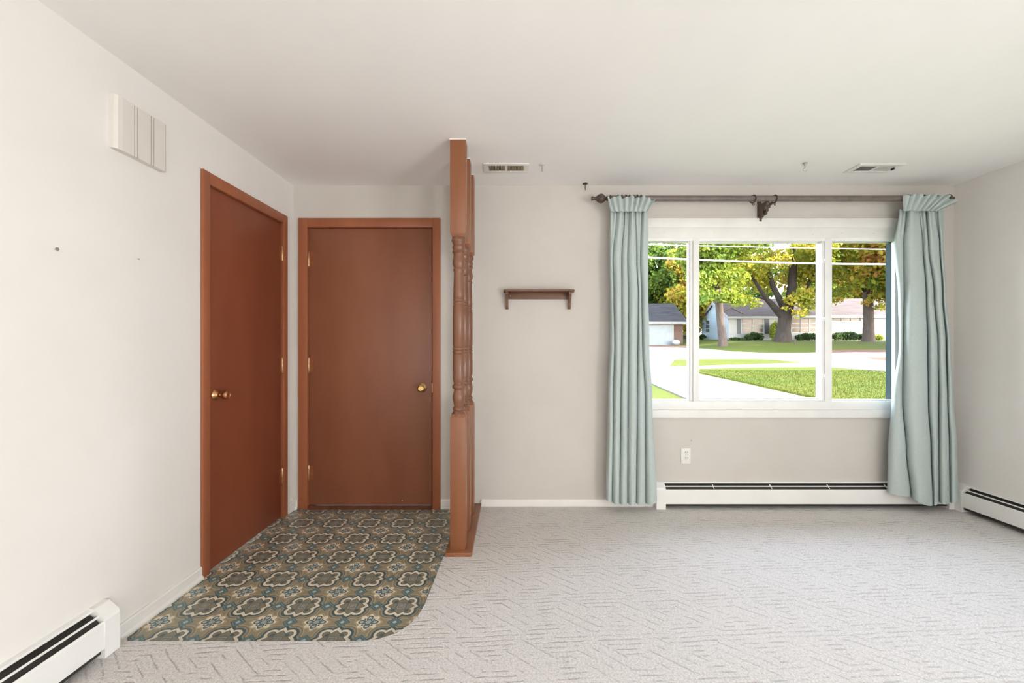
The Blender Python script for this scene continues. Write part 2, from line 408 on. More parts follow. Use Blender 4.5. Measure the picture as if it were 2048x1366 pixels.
# front door in the back wall
d2 = thing('door_2', 'wide dull-brown flush front door with a brass knob', 'door', (-1.05, WY, VZ), kind='structure')
obj('slab', B().box(DX0 + 0.006, DX1 - 0.010, WY + 0.004, WY + 0.046, VZ + 0.028, DZ1 - 0.006, 0.002), m_door_front, d2)
b = B()
b.box(DX0, DX0 + 0.004, WY, WY + 0.14, VZ, DZ1); b.box(DX1 - 0.005, DX1, WY, WY + 0.14, VZ, DZ1); b.box(DX0, DX1, WY, WY + 0.14, DZ1 - 0.004, DZ1)
b.box(DX0, DX0 + 0.018, WY + 0.048, WY + 0.07, VZ, DZ1); b.box(DX1 - 0.02, DX1, WY + 0.048, WY + 0.07, VZ, DZ1); b.box(DX0, DX1, WY + 0.048, WY + 0.07, DZ1 - 0.02, DZ1)
obj('jamb', b, m_casing, d2, smooth=False)
for x0, x1 in ((DX0 - 0.066, DX0 + 0.002), (DX1 - 0.003, DX1 + 0.055)):
    obj('casing', B().box(x0, x1, WY - 0.016, WY, VZ, DZ1 + 0.066, 0.003), m_casing, d2)
obj('casing', B().box(DX0 + 0.001, DX1 - 0.002, WY - 0.0155, WY, DZ1 - 0.003, DZ1 + 0.0655, 0.003), m_casing, d2)
obj('threshold', B().prism([(0.0, VZ), (0.0, VZ + 0.008), (0.022, VZ + 0.022), (0.11, VZ + 0.026), (0.14, VZ + 0.02), (0.14, VZ)], lambda p, z, t: (t, WY - 0.022 + p, z), DX0 + 0.004, DX1 - 0.005), m_threshold, d2, smooth=False)
knob(d2, lambda a, c, t: (-0.664 + a, WY + 0.004 - t, 0.876 + c), m_brass, 0.034)
obj('latch_plate', B().box(DX1 - 0.0095, DX1 - 0.004, WY + 0.002, WY + 0.03, 0.84, 0.91), m_pin, d2)
for zc in (1.83, 1.04, 0.246):
    hinge(d2, lambda a, p, t: (DX0 + 0.012 - a, WY + 0.003 - p, t), zc, 0.108)
obj('paint_speck', B().ball((-0.814, WY + 0.0035, 0.037), 0.004, (1, 0.3, 1)), m_plate, d2)

# ------------------------------------------------------------------ turned post divider
div = thing('room_divider', 'brown turned-wood post divider between entry and living room', 'room divider', (-0.303, 2.75, 0))
obj('base_rail', B().box(PBX0, PBX1, PBY0, WY - 0.001, VZ, 0.022, 0.004), m_post, div)
U = 2.43 / 850 / 2.275            # metres per measured step of the front post
def zc_(y): return Z(260 + y / 2.277, 2.43)
prof = [(30, 478), (31, 488), (33, 495), (33, 500), (30, 506), (27, 512), (26, 518), (29, 524), (30, 530), (26, 537), (28, 545), (30, 550), (25, 556), (23, 562), (25, 575),
        (28, 590), (28.5, 600), (27, 610), (23, 620), (22, 624), (26, 629), (26, 634), (22.5, 640), (22, 645), (23, 680), (25, 730), (25.5, 760), (23.5, 763), (26, 768), (26, 774), (23.5, 778),
        (26, 783), (26, 788), (23.5, 792), (26.5, 797), (27, 850), (27, 985), (24.5, 989), (27.5, 993), (27.5, 1000), (24.5, 1004), (27.5, 1008), (27.5, 1015), (24.5, 1019), (27.5, 1024),
        (27, 1080), (27, 1135), (25, 1148), (22, 1156), (23, 1160), (29, 1166), (30, 1172), (29, 1178), (22, 1184), (21, 1188), (25, 1200), (28, 1215), (28, 1228), (25, 1245), (21.5, 1258), (21, 1263),
        (26, 1268), (28, 1273), (27, 1279), (23, 1283), (26, 1288), (31, 1293), (33, 1300), (34, 1306)]
ph = 0.0443
def frustum(bb, z0, z1, h0, h1):
    a = [bb.bm.verts.new((sx * h0, sy * h0, z0)) for sx, sy in ((-1, -1), (1, -1), (1, 1), (-1, 1))]
    c = [bb.bm.verts.new((sx * h1, sy * h1, z1)) for sx, sy in ((-1, -1), (1, -1), (1, 1), (-1, 1))]
    for i in range(4): bb.bm.faces.new((a[i], a[(i + 1) % 4], c[(i + 1) % 4], c[i]))
    bb.bm.faces.new(a[::-1]); bb.bm.faces.new(c)
zt, zb = zc_(470), zc_(1310)
bu = B(); bu.box(-ph, ph, -ph, ph, zt, ZC, 0.002); frustum(bu, zt - 0.017, zt + 0.001, 0.034, ph - 0.0005)
me_up = bu.mesh('upper_block', m_post)
bl = B(); bl.box(-ph, ph, -ph, ph, 0.0222, zb, 0.002); frustum(bl, zb - 0.001, zb + 0.017, ph - 0.0005, 0.034)
me_lo = bl.mesh('lower_block', m_post)
bs = B(); bs.lathe([(r * U, zc_(y)) for r, y in prof], lambda a, c, t: (a, c, t), 32)
me_sp = bs.mesh('spindle', m_turned, True, 50)
me_cap = B().box(-ph - 0.003, ph + 0.003, -ph - 0.003, ph + 0.003, ZC - 0.006, ZC - 0.0005).mesh('caulk_line', m_trim, False)
for yc in (2.474, 2.727, 2.980):
    p = link('post', me_sp, div, (-0.310, yc, 0))
    link('upper_block', me_up, p, (-0.310, yc, 0)); link('lower_block', me_lo, p, (-0.310, yc, 0)); link('caulk_line', me_cap, p, (-0.310, yc, 0))

# ------------------------------------------------------------------ picture window
GY = WY + 0.022                       # glass plane of the side sashes
win = thing('window_1', 'white three-part picture window looking onto the street', 'window', (1.83, WY, 0.65), kind='structure')
xl, xr = 0.746, 2.914
obj('head_casing', B().box(xl, xr, WY - 0.020, WY, Z(455, 3.13), Z(436, 3.13), 0.003), m_trim, win)
obj('head_board', B().box(xl + 0.03, xr - 0.03, WY - 0.012, WY, Z(476, 3.14), Z(454.5, 3.14), 0.002), m_trim, win)
obj('apron', B().box(xl, xr, WY - 0.020, WY, Z(836, 3.13), Z(820, 3.13), 0.003), m_trim, win)
obj('stool', B().box(xl + 0.02, xr - 0.02, WY - 0.014, WY + 0.14, Z(820, 3.13), Z(803, 3.14), 0.003), m_vinyl_frame, win)
for a, c in ((xl, xl + 0.07), (xr - 0.055, xr)):
    obj('side_casing', B().box(a, c, WY - 0.018, WY, Z(820, 3.13) + 0.0005, Z(455, 3.13) - 0.0005, 0.003), m_trim, win)
zl, zh = Z(798.5, GY), Z(484, GY)
gl0, gl1 = 0.85, X(1376, GY)
gr0, gr1 = X(1664, GY), X(1783, GY)
gc0, gc1 = X(1398, GY + 0.03), X(1640, GY + 0.03)
obj('frame', B().box(OX0 + 0.005, gl0, WY - 0.006, WY + 0.06, Z(803, 3.14), Z(476, 3.14)).box(gr1, OX1 - 0.005, WY - 0.006, WY + 0.022, Z(803, 3.14), Z(476, 3.14))
    .box(gl0, gr1, WY - 0.008, WY + 0.06, zh, Z(476, 3.14) + 0.02), m_vinyl_frame, win, smooth=False)
def sash(x0, x1, z0, z1, yy, name, lab):
    s = obj(name, B().box(x0, x1, yy - 0.012, yy + 0.012, z0 - 0.018, z0, 0.002).box(x0, x1, yy - 0.012, yy + 0.012, z1, z1 + 0.012, 0.002), m_vinyl_frame, win)
    obj('pane', B().box(x0 - 0.004, x1 + 0.004, yy - 0.003, yy + 0.003, z0 - 0.004, z1 + 0.004), m_glass, s, smooth=False, label=lab)
    return s
s1 = sash(gl0, gl1, zl, zh, GY, 'sash', 'left side pane of glass'); s3 = sash(gr0, gr1, zl, zh, GY, 'sash', 'right side pane of glass')
yc2 = GY + 0.03
s2 = sash(gc0, gc1, Z(795, yc2), Z(487, yc2), yc2, 'sash', 'wide middle pane of glass')
obj('sill_ledge', B().box(X(1398, 3.16), X(1648, 3.16), WY - 0.004, yc2 - 0.013, Z(803, 3.15), Z(799.5, 3.15), 0.001), m_vinyl_frame, win)
# left meeting stile (ribbed) and flat mullion, right mullion and its bright stile
ml = obj('mullion', B().box(X(1386.5, 3.14), X(1398.5, 3.14), WY - 0.010, yc2 + 0.02, Z(805, 3.14), zh + 0.03, 0.002), m_vinyl_frame, win)
for a, c, yf in ((1376, 1379.3, 0.008), (1379.3, 1383, -0.001), (1383, 1386.5, 0.003)):
    obj('stile', B().box(X(a, GY - 0.012), X(c, GY - 0.012) - 0.0003, WY + yf, GY + 0.012, zl - 0.015, zh + 0.01, 0.0015), m_vinyl_frame, ml)
mr = obj('mullion', B().box(X(1650.5, 3.14), X(1664, 3.14), WY - 0.010, yc2 + 0.02, Z(805, 3.14), zh + 0.03, 0.002), m_vinyl_frame, win)
obj('stile', B().box(X(1640, yc2) - 0.005, X(1643.5, 3.16), WY + 0.012, yc2 + 0.012, Z(803, 3.15), Z(478, 3.15), 0.0015), m_vinyl_frame, mr)
obj('stile', B().box(X(1643.5, 3.15), X(1650.5, 3.14) - 0.0005, WY + 0.002, yc2 + 0.012, Z(803, 3.15), Z(478, 3.15), 0.0015), m_vinyl_frame, mr)
for py in (522, 638, 753):
    xx, zz = X(1646.5, 3.145), Z(py, 3.145)
    la = obj('latch', B().box(xx - 0.010, xx + 0.010, WY - 0.008, WY + 0.003, zz - 0.018, zz + 0.018, 0.004), m_vinyl_frame, mr)
    obj('lever', B().box(xx - 0.004, xx + 0.005, WY - 0.020, WY - 0.0075, zz - 0.004, zz + 0.014, 0.002), m_plate, la)
obj('exterior_frame', B().box(gr1 + 0.002, OX1 - 0.004, WY + 0.026, WY + 0.075, Z(808, 3.2), Z(474, 3.2)), m_teal, win, smooth=False, label='dark teal outer frame strip')
# chipped paint on the head board
for px, py, wd, hg in ((1316, 468, 0.030, 0.010), (1328, 464, 0.012, 0.014), (1429, 463, 0.010, 0.02), (1515, 466, 0.006, 0.016), (1626, 469, 0.008, 0.014), (1671, 464, 0.014, 0.022), (1684, 466, 0.018, 0.008), (1747, 467, 0.026, 0.010)):
    xx, zz = X(px, 3.135), Z(py, 3.135)
    k = random.Random(px); ring = [(xx + wd * (0.6 + 0.5 * k.random()) * math.cos(t * 0.785) * 0.5, zz + hg * (0.6 + 0.5 * k.random()) * math.sin(t * 0.785) * 0.5) for t in range(8)]
    obj('paint_chip', B().prism(ring, lambda a, c, t: (a, t, c), WY - 0.0135, WY - 0.0122), m_chip, win, smooth=False)

# ------------------------------------------------------------------ curtain rod, rings, bracket
RY = 3.045
RS = F / RY
def XR_(px): return (px - CX) / RS
def ZR_(py): return CH - (py - HZ) / RS
rz = ZR_(397); rr = 0.0205
rod = thing('curtain_rod', 'dark bronze curtain rod with turned finials above the window', 'curtain rod', (1.83, RY, rz))
def fx(a, c, t): return (t, RY + a, rz + c)
obj('pole', B().lathe([(rr, XR_(1222)), (rr, XR_(1886))], fx, 20), m_rod, rod)
fin = [(0.021, 0.0), (0.026, 0.006), (0.021, 0.012), (0.014, 0.016), (0.019, 0.024), (0.019, 0.028), (0.013, 0.034), (0.018, 0.042), (0.031, 0.055), (0.034, 0.068), (0.030, 0.082), (0.018, 0.097), (0.012, 0.108), (0.012, 0.118), (0.015, 0.126), (0.015, 0.133), (0.008, 0.135)]
obj('finial', B().lathe([(r, XR_(1222) - t * 1.05) for r, t in fin], fx, 20), m_rod_dark, rod, label='turned finial at the left rod end')
obj('finial', B().lathe([(r * 0.9, XR_(1886) + t * 0.55) for r, t in fin], fx, 20), m_rod_dark, rod, label='turned finial at the right rod end')
# carved bracket
bx = X(1523.5, 3.09)
prof_b = [(0, 0), (0.105, 0.0), (0.112, -0.012), (0.104, -0.026), (0.090, -0.030), (0.088, -0.045), (0.072, -0.056), (0.052, -0.058), (0.046, -0.074), (0.050, -0.088), (0.040, -0.098), (0.026, -0.100), (0.020, -0.112), (0.022, -0.122), (0.0, -0.125)]
br = obj('bracket', B().prism(prof_b, lambda p, z, t: (t, WY - 0.0005 - p, rz - rr * 0.9 + z), bx + 0.004, bx + 0.022), m_rod_dark, rod, smooth=False)
obj('bracket_plate', B().box(bx - 0.001, bx + 0.027, WY - 0.008, WY - 0.0004, rz - 0.132, rz + 0.01, 0.002), m_rod_dark, br)
sc1 = [(0.0, 0.0), (0.05, 0.0), (0.046, -0.016), (0.030, -0.022), (0.034, -0.036), (0.018, -0.046), (0.022, -0.058), (0.010, -0.070), (0.012, -0.084), (0.0, -0.09)]
obj('bracket_scroll', B().prism(sc1, lambda p, z, t: (bx + 0.018 + p * 1.0, WY - 0.05 - t, rz - rr + z), 0.0, 0.03), m_rod_dark, br, smooth=False)
for px, tw in ((1248, 0), (1878, 0)):
    xx = XR_(px)
    obj('bracket', B().box(xx - 0.01, xx + 0.01, RY + rr * 0.6, WY - 0.0005, rz - 0.018, rz - 0.004, 0.002).box(xx - 0.016, xx + 0.016, WY - 0.008, WY - 0.0005, rz - 0.06, rz + 0.04, 0.002), m_rod_dark, rod)
ring_me = B().torus((0, 0, 0), 0.0265, 0.0048, 'x').torus((0, -0.004, -0.038), 0.008, 0.0025, 'y', 14, 6).mesh('curtain_ring', m_rod_dark)
lone = {1506: 'lone curtain ring left of the middle rod bracket', 1549: 'lone curtain ring right of the middle rod bracket'}
for px, ln in lone.items():
    o = link('curtain_ring', ring_me, None, (XR_(px), RY, rz - 0.0035), label=ln, category='curtain ring', group='bronze curtain rings')
    o.rotation_euler = (0, 0, 0.35 if px < 1520 else 0.2)
for base, n, lab in ((1236, 7, 'bronze curtain ring bunched above the left curtain'), (1815, 8, 'bronze curtain ring bunched above the right curtain')):
    for i in range(n):
        o = link('curtain_ring', ring_me, None, (XR_(base + i * (46 if n == 7 else 56) / (n - 1)), RY, rz - 0.0035), label=lab, category='curtain ring', group=lab.replace('ring', 'rings'))
        o.rotation_euler = (0, 0, random.uniform(-0.25, 0.25))

# ------------------------------------------------------------------ curtains
def lerp_keys(keys, y):
    ys = [k[0] for k in keys]
    if y <= ys[0]: return list(keys[0][1])
    for (ya, ea), (yb, eb) in zip(keys, keys[1:]):
        if y <= yb:
            t = (y - ya) / (yb - ya); t = t * t * (3 - 2 * t)
            return [a + (c - a) * t for a, c in zip(ea, eb)]
    return list(keys[-1][1])
def drape(keys, hem, amps, top_py, ybase, nrow=80, per=20, lean=None, gather=0.0, nfine=9):
    rows = []
    ne = len(keys[0][1]); total = (ne - 1) * per
    for r in range(nrow + 1):
        t = r / nrow; row = []
        for j in range(total + 1):
            i = min(j // per, ne - 2); u = (j - i * per) / per
            hy = hem[i] + (hem[i + 1] - hem[i]) * u
            py = top_py + (hy - top_py) * t
            e = lerp_keys(keys, py)
            bul = math.sin(math.pi * u ** 0.85) ** 0.55
            lean_i = lean[i] if lean else 0.0
            px = e[i] + (e[i + 1] - e[i]) * (u + 0.10 * math.sin(2 * math.pi * u) * lean_i)
            amp = amps[i] * (0.55 + 0.45 * min(1.0, (py - top_py) / 260.0))
            fine = gather * math.exp(-(py - top_py) / 45.0) * math.sin(2 * math.pi * nfine * j / total)
            wob = 0.004 * math.sin(py * 0.013 + i * 1.7) + 0.003 * math.sin(py * 0.031 + i * 2.9 + u * 3)
            yy = ybase - amp * bul - 0.030 * u * min(1.0, (py - top_py) / 120.0) - fine + wob
            row.append(((px - CX) / F * yy, yy, CH - (py - HZ) / F * 3.035))
        rows.append(row)
    return rows
def sheet(rows, thick=0.0025):
    nr, nc = len(rows), len(rows[0]); bb = B(); V = [[bb.bm.verts.new(p) for p in row] for row in rows]
    for r in range(nr - 1):
        for c in range(nc - 1): bb.bm.faces.new((V[r][c], V[r][c + 1], V[r + 1][c + 1], V[r + 1][c]))
    bb.bm.normal_update()
    bmesh.ops.solidify(bb.bm, geom=bb.bm.faces[:], thickness=thick)
    return bb
def heading(pl_top, pl_bot, py_top, py_bot, n, ybase, flare, skew):
    rows = []; per = 10; tot = n * per
    for r in range(13):
        t = r / 12; row = []
        for j in range(tot + 1):
            s = j / tot
            px = (pl_top[0] + (pl_top[1] - pl_top[0]) * s) * (1 - t) + (pl_bot[0] + (pl_bot[1] - pl_bot[0]) * s) * t
            k = math.sin(2 * math.pi * n * s + 0.6 * math.sin(9 * s) + skew * (1 - t))
            amp = 0.016 * (1 - t) + 0.008 * t
            py = py_top + (py_bot - py_top) * t + (1 - t) * (2.0 * math.sin(7 * s * math.pi) + flare(s))
            row.append(((px - CX) / F * 3.02, ybase - amp * math.copysign(abs(k) ** 0.7, k) - 0.012 * (1 - t), CH - (py - HZ) / F * 3.02))
        rows.append(row)
    return rows
cl = thing('curtain', 'pale teal curtain hanging in straight folds left of the window', 'curtain', (X(1262, 3.035), 3.03, 0.03), group='pale teal window curtains')
kl = [(421, [1220, 1233, 1250, 1258, 1271, 1283, 1295]), (520, [1219, 1225, 1243, 1254.5, 1273, 1280, 1296]), (591, [1220, 1227, 1243, 1256, 1276, 1283, 1296]),
      (684, [1220, 1229, 1243, 1256, 1275.5, 1284.5, 1298]), (800, [1216, 1226, 1241, 1255.5, 1274, 1290, 1304]), (1005, [1212, 1224, 1239, 1255, 1272, 1291, 1313])]
obj('panel', sheet(drape(kl, [1000, 1004, 1007, 1006, 1007, 1008, 1003], [0.042, 0.06, 0.05, 0.062, 0.052, 0.058], 420, 3.072, gather=0.008)), m_curtain, cl, ang=32)
obj('heading', sheet(heading((1213, 1308), (1221, 1294), 396, 424, 8, 3.012, lambda s: 6 * max(0, s - 0.8) * 5, 0.8)), m_curtain, cl, ang=70, label='gathered ruffled heading')
cr = thing('curtain', 'pale teal curtain with a flared hem right of the window', 'curtain', (X(1850, 3.035), 3.03, 0.03), group='pale teal window curtains')
kr = [(418, [1799, 1812, 1839, 1853, 1870, 1887]), (491, [1788, 1806, 1846, 1856, 1879, 1887]), (591, [1797, 1807, 1852, 1867, 1886, 1892]), (690, [1799, 1805, 1855, 1875, 1893, 1901]),
      (800, [1784, 1804, 1856, 1877, 1895, 1907]), (900, [1777, 1812, 1862, 1877, 1898, 1914]), (1000, [1775, 1822, 1866, 1877, 1899, 1917])]
obj('panel', sheet(drape(kr, [986, 993, 1010, 1003, 1004, 1001], [0.045, 0.085, 0.06, 0.065, 0.06], 418, 3.072, per=24, gather=0.010, nfine=8)), m_curtain, cr, ang=32)
obj('heading', sheet(heading((1804, 1913), (1805, 1874), 395, 423, 8, 3.012, lambda s: (-3 + 22 * max(0, s - 0.72) * 2.2), -0.9)), m_curtain, cr, ang=70, label='gathered ruffled heading')

# ------------------------------------------------------------------ small wall shelf
sh = thing('wall_shelf', 'small brown wooden wall shelf on the blank wall beside the posts', 'shelf', (X(1078), WY, 1.53))
sx0, sx1 = X(1007, 3.06), X(1150, 3.06); sz = Z(578.5, 3.06)
b = B()
n = 6; dp = 0.092; rad = 0.03
outline = [(sx0, WY - 0.0005)] + [(sx0 + rad - rad * math.cos(k * math.pi / 2 / n), WY - dp + rad - rad * math.sin(k * math.pi / 2 / n)) for k in range(n + 1)] + \
          [(sx1 - rad + rad * math.sin(k * math.pi / 2 / n), WY - dp + rad - rad * math.cos(k * math.pi / 2 / n)) for k in range(n + 1)] + [(sx1, WY - 0.0005)]
b.prism(outline, lambda x, y, t: (x, y, t), sz - 0.015, sz)
obj('board', b, m_shelf, sh, smooth=False)
obj('back_rail', B().box(X(1016), X(1138), WY - 0.014, WY - 0.0005, Z(598.5, 3.14), sz - 0.0152, 0.001), m_shelf, sh)
pb = [(0, 0), (0.075, 0), (0.07, -0.02), (0.055, -0.035), (0.045, -0.055), (0.035, -0.08), (0.03, -0.105), (0.02, -0.122), (0.0, -0.122)]
for px in (1011.5, 1137.5):
    x0 = X(px, 3.09)
    obj('side_bracket', B().prism(pb, lambda p, z, t: (t, WY - 0.0005 - p, sz - 0.0152 + z), x0, x0 + 0.019), m_shelf, sh, smooth=False)
obj('screw', B().ball((X(1021), WY - 0.0145, Z(592.5)), 0.0035, (1, 0.4, 1)), m_hook_white, sh)
obj('screw', B().ball((X(1132), WY - 0.0145, Z(591.5)), 0.0035, (1, 0.4, 1)), m_dark, sh)

# ------------------------------------------------------------------ baseboard heaters
def heater(name, label, fn, t0, t1, caps, loc):
    """fn(p,z,t): p from the wall, z up, t along the wall"""
    h = thing(name, label, 'baseboard heater', loc, group='white baseboard heaters')
    obj('back_panel', B().prism([(0.0005, 0.012), (0.005, 0.012), (0.005, 0.178), (0.017, 0.178), (0.020, 0.175), (0.0215, 0.177), (0.019, 0.184), (0.0005, 0.186)], fn, t0, t1), m_heater, h, smooth=False)
    obj('front_panel', B().prism([(0.060, 0.040), (0.064, 0.038), (0.064, 0.134), (0.061, 0.141), (0.058, 0.142), (0.058, 0.140), (0.060, 0.133)], fn, t0, t1), m_heater, h, smooth=False)
    obj('damper', B().prism([(0.0405, 0.161), (0.0455, 0.1565), (0.0458, 0.1585), (0.0408, 0.163)], fn, t0, t1), m_heater, h, smooth=False)
    obj('fin_element', B().prism([(0.006, 0.02), (0.055, 0.02), (0.056, 0.128), (0.046, 0.142), (0.030, 0.158), (0.0055, 0.172)], fn, t0 + 0.004, t1 - 0.004), m_dark, h, smooth=False)
    k = t0 + 0.35
    while k < t1 - 0.1:
        obj('clip', B().prism([(0.030, 0.168), (0.058, 0.146), (0.058, 0.149), (0.030, 0.171)], fn, k, k + 0.006), m_heater, h, smooth=False); k += 0.42
    for c0, c1 in caps:
        obj('end_cap', B().prism([(0.0005, 0.0005), (0.067, 0.0005), (0.067, 0.142), (0.062, 0.156), (0.030, 0.184), (0.024, 0.188), (0.0005, 0.189)], fn, c0, c1), m_heater, h, smooth=False)
    return h
heater('baseboard_heater', 'white baseboard heater running along the left wall toward the viewer', lambda p, z, t: (XL + p, t, z), -1.2, 1.6205, [(1.621, 1.683)], (XL, 0.3, 0))
hx0 = X(1313, 3.083)
heater('baseboard_heater', 'long white baseboard heater under the picture window', lambda p, z, t: (t, WY - p, z), hx0 + 0.0685, 3.17, [(hx0, hx0 + 0.068)], (2.1, WY, 0))
hr = heater('baseboard_heater', 'white baseboard heater along the right wall', lambda p, z, t: (XR - p, t, z), -1.2, 3.03, [], (XR, 1.0, 0))
obj('corner_piece', B().prism([(0.0005, 0.0005), (0.066, 0.0005), (0.066, 0.142), (0.061, 0.156), (0.030, 0.184), (0.0005, 0.189)], lambda p, z, t: (XR - p, t, z), 3.0305, WY - 0.0005)
    .box(3.1705, XR - 0.06, WY - 0.066, WY - 0.0005, 0.0005, 0.150), m_heater, hr, smooth=False)

# ------------------------------------------------------------------ wall and ceiling fittings
ou = thing('wall_outlet', 'white duplex outlet plate on the wall under the window', 'outlet', (X(1371), WY, 0.37))
ox0, ox1, oz0, oz1 = X(1361.5), X(1381), Z(926.5), Z(895.5)
obj('plate', B().box(ox0, ox1, WY - 0.006, WY - 0.0003, oz0, oz1, 0.002), m_plate, ou)
ocx, ocz = (ox0 + ox1) / 2, (oz0 + oz1) / 2
for dz in (0.021, -0.021):
    rc = obj('receptacle', B().lathe([(0.0165, 0.0), (0.0165, 0.0025), (0.015, 0.0035)], lambda a, c, t: (ocx + a, WY - 0.0055 - t, ocz + dz + c * 0.85), 20), m_plate, ou)
    for dx in (-0.0065, 0.0065):
        obj('slot', B().box(ocx + dx - 0.0012, ocx + dx + 0.0012, WY - 0.0096, WY - 0.0088, ocz + dz + 0.0005, ocz + dz + 0.0095), m_dark, rc, smooth=False)
    obj('slot', B().ball((ocx, WY - 0.009, ocz + dz - 0.007), 0.0025, (1, 0.3, 1)), m_dark, rc)
obj('screw', B().ball((ocx, WY - 0.006, ocz), 0.003, (1, 0.4, 1)), m_hook_white, ou)

sw = thing('light_switch', 'pale light switch plate mostly hidden behind the posts', 'light switch', (X(936), WY, 1.13))
s0, s1x = X(927.5), X(947)
obj('plate', B().box(s0, s1x, WY - 0.006, WY - 0.0003, Z(721), Z(690), 0.002), m_plate, sw)
obj('toggle', B().box((s0 + s1x) / 2 - 0.005, (s0 + s1x) / 2 + 0.005, WY - 0.016, WY - 0.006, 1.13, 1.15, 0.001), m_plate, sw)

def nail(px, py, label, leftwall=True, r=0.006):
    if leftwall:
        d = -XL * F / (CX - px); p = (XL, d, Z(py, d)); fn = lambda a, c, t: (p[0] + t, p[1] + a, p[2] + c)
    else:
        p = (X(px), WY, Z(py)); fn = lambda a, c, t: (p[0] + a, p[1] - t, p[2] + c)
    o = thing('nail', label, 'nail', p)
    obj('shank', B().lathe([(r * 0.4, -0.001), (r * 0.4, 0.006)], fn, 8), m_nail, o); obj('head', B().lathe([(r, 0.006), (r, 0.0075), (r * 0.5, 0.0085)], fn, 12), m_nail, o)
nail(111, 498, 'larger nail in the bright left wall near the frame edge'); nail(275, 518, 'tiny nail in the left wall right of the larger one', r=0.003)
nail(1382, 881, 'tiny nail in the wall just above the outlet', False, 0.004)

# door chime cover on the left wall
cx0, cx1 = 1.706, 1.958; cz0, cz1 = 1.99, 2.207; cp = 0.028
ch = thing('door_chime', 'beige plastic door chime cover with paired grooves on left wall', 'door chime', (XL, (cx0 + cx1) / 2, cz0))
pr = [(0, cx0), (cp * 0.6, cx0), (cp * 0.9, cx0 + 0.012), (cp, cx0 + 0.03), (cp, cx1 - 0.01), (cp * 0.85, cx1), (0, cx1)]
def add_groove(c): return [(cp, c - 0.0105), (cp - 0.004, c - 0.0095), (cp - 0.004, c - 0.0055), (cp, c - 0.0045), (cp, c + 0.0045), (cp - 0.004, c + 0.0055), (cp - 0.004, c + 0.0095), (cp, c + 0.0105)]
g1, g2 = 1.800, 1.882
pr = pr[:4] + add_groove(g1) + add_groove(g2) + pr[4:]
obj('cover', B().prism(pr, lambda p, y, t: (XL + 0.0003 + p, y, t), cz0, cz1), m_chime, ch, smooth=False)
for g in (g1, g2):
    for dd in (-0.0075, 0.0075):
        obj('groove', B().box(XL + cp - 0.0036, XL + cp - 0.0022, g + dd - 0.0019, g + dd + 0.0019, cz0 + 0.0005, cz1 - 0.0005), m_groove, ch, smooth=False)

# ceiling registers
def register(label, x0, x1, ya, yb, slatm, lever_side):
    r = thing('ceiling_vent', label, 'air vent', ((x0 + x1) / 2, (ya + yb) / 2, ZC), group='white ceiling air vents')
    z1 = ZC - 0.0003; z0 = ZC - 0.007; xm = (x0 + x1) / 2; m = 0.034; g = 0.007
    bb = B()
    bb.box(x0, x1, ya, ya + m, z0, z1, 0.002).box(x0, x1, yb - m, yb, z0, z1, 0.002).box(x0, x0 + m, ya + m, yb - m, z0, z1).box(x1 - m, x1, ya + m, yb - m, z0, z1).box(xm - g, xm + g, ya + m, yb - m, z0, z1)
    obj('frame', bb, m_vent, r)
    obj('duct', B().box(x0 + m, x1 - m, ya + m, yb - m, ZC - 0.0012, ZC - 0.0004), m_dark, r, smooth=False)
    for h, (a, c) in enumerate(((x0 + m, xm - g), (xm + g, x1 - m))):
        bb = B(); k = 11; tilt = 0.0016 if h == 0 else -0.0030
        for i in range(k):
            cx = a + (c - a) * (i + 0.5) / k
            bb.prism([(cx - tilt - 0.0006, z0 + 0.0005), (cx - tilt + 0.0006, z0 + 0.0005), (cx + tilt + 0.0006, z1 - 0.001), (cx + tilt - 0.0006, z1 - 0.001)], lambda x, z, t: (x, t, z), ya + m, yb - m)
        obj('louvers', bb, slatm, r, smooth=False)
    lx = x1 - m + 0.002
    obj('lever', B().box(lx - 0.004, lx + 0.004, (ya + yb) / 2 - 0.02, (ya + yb) / 2 + 0.004, z0 - 0.010, z0 + 0.001, 0.001), m_vent_slat if lever_side else m_dark, r)
register('white ceiling vent with tan louvers near the wooden posts', X(966, 2.76), X(1058, 2.76), 2.752, 2.905, m_vent_slat, True)
register('white ceiling vent with grey louvers above the right curtain', 2.262, 2.562, 2.76, 2.905, m_vent_slat2, False)

def ceil_bolt(label, x, y, mat):
    o = thing('ceiling_hook', label, 'ceiling hook', (x, y, ZC))
    obj('washer', B().lathe([(0.020, ZC - 0.0003), (0.020, ZC - 0.003), (0.012, ZC - 0.007)], lambda a, c, t: (x + a, y + c, t), 18), mat, o)
    obj('shank', B().tube([(x, y, ZC - 0.006), (x, y, ZC - 0.04), (x + 0.001, y, ZC - 0.048)], [0.003, 0.003, 0.0035], 8), m_steel if mat is m_hook_white else mat, o)
ceil_bolt('pale ceiling bolt next to the vent by the posts', 0.196, 2.775, m_hook_white)
ceil_bolt('dark ceiling bolt close to the left end of the curtain rod', 0.536, 3.11, m_rod_dark)
hx, hy = 1.90, 2.755
hk = thing('ceiling_hook', 'pale open cup hook in the ceiling above the window', 'ceiling hook', (hx, hy, ZC))
obj('plate', B().lathe([(0.014, ZC - 0.0003), (0.014, ZC - 0.004), (0.007, ZC - 0.012), (0.004, ZC - 0.022)], lambda a, c, t: (hx + a, hy + c, t), 16), m_steel, hk)
obj('hook', B().tube([(hx, hy, ZC - 0.02), (hx, hy, ZC - 0.03), (hx - 0.010, hy, ZC - 0.036), (hx - 0.014, hy, ZC - 0.046), (hx - 0.008, hy, ZC - 0.055), (hx + 0.003, hy, ZC - 0.056), (hx + 0.012, hy, ZC - 0.047)], 0.0022, 8), m_steel, hk)

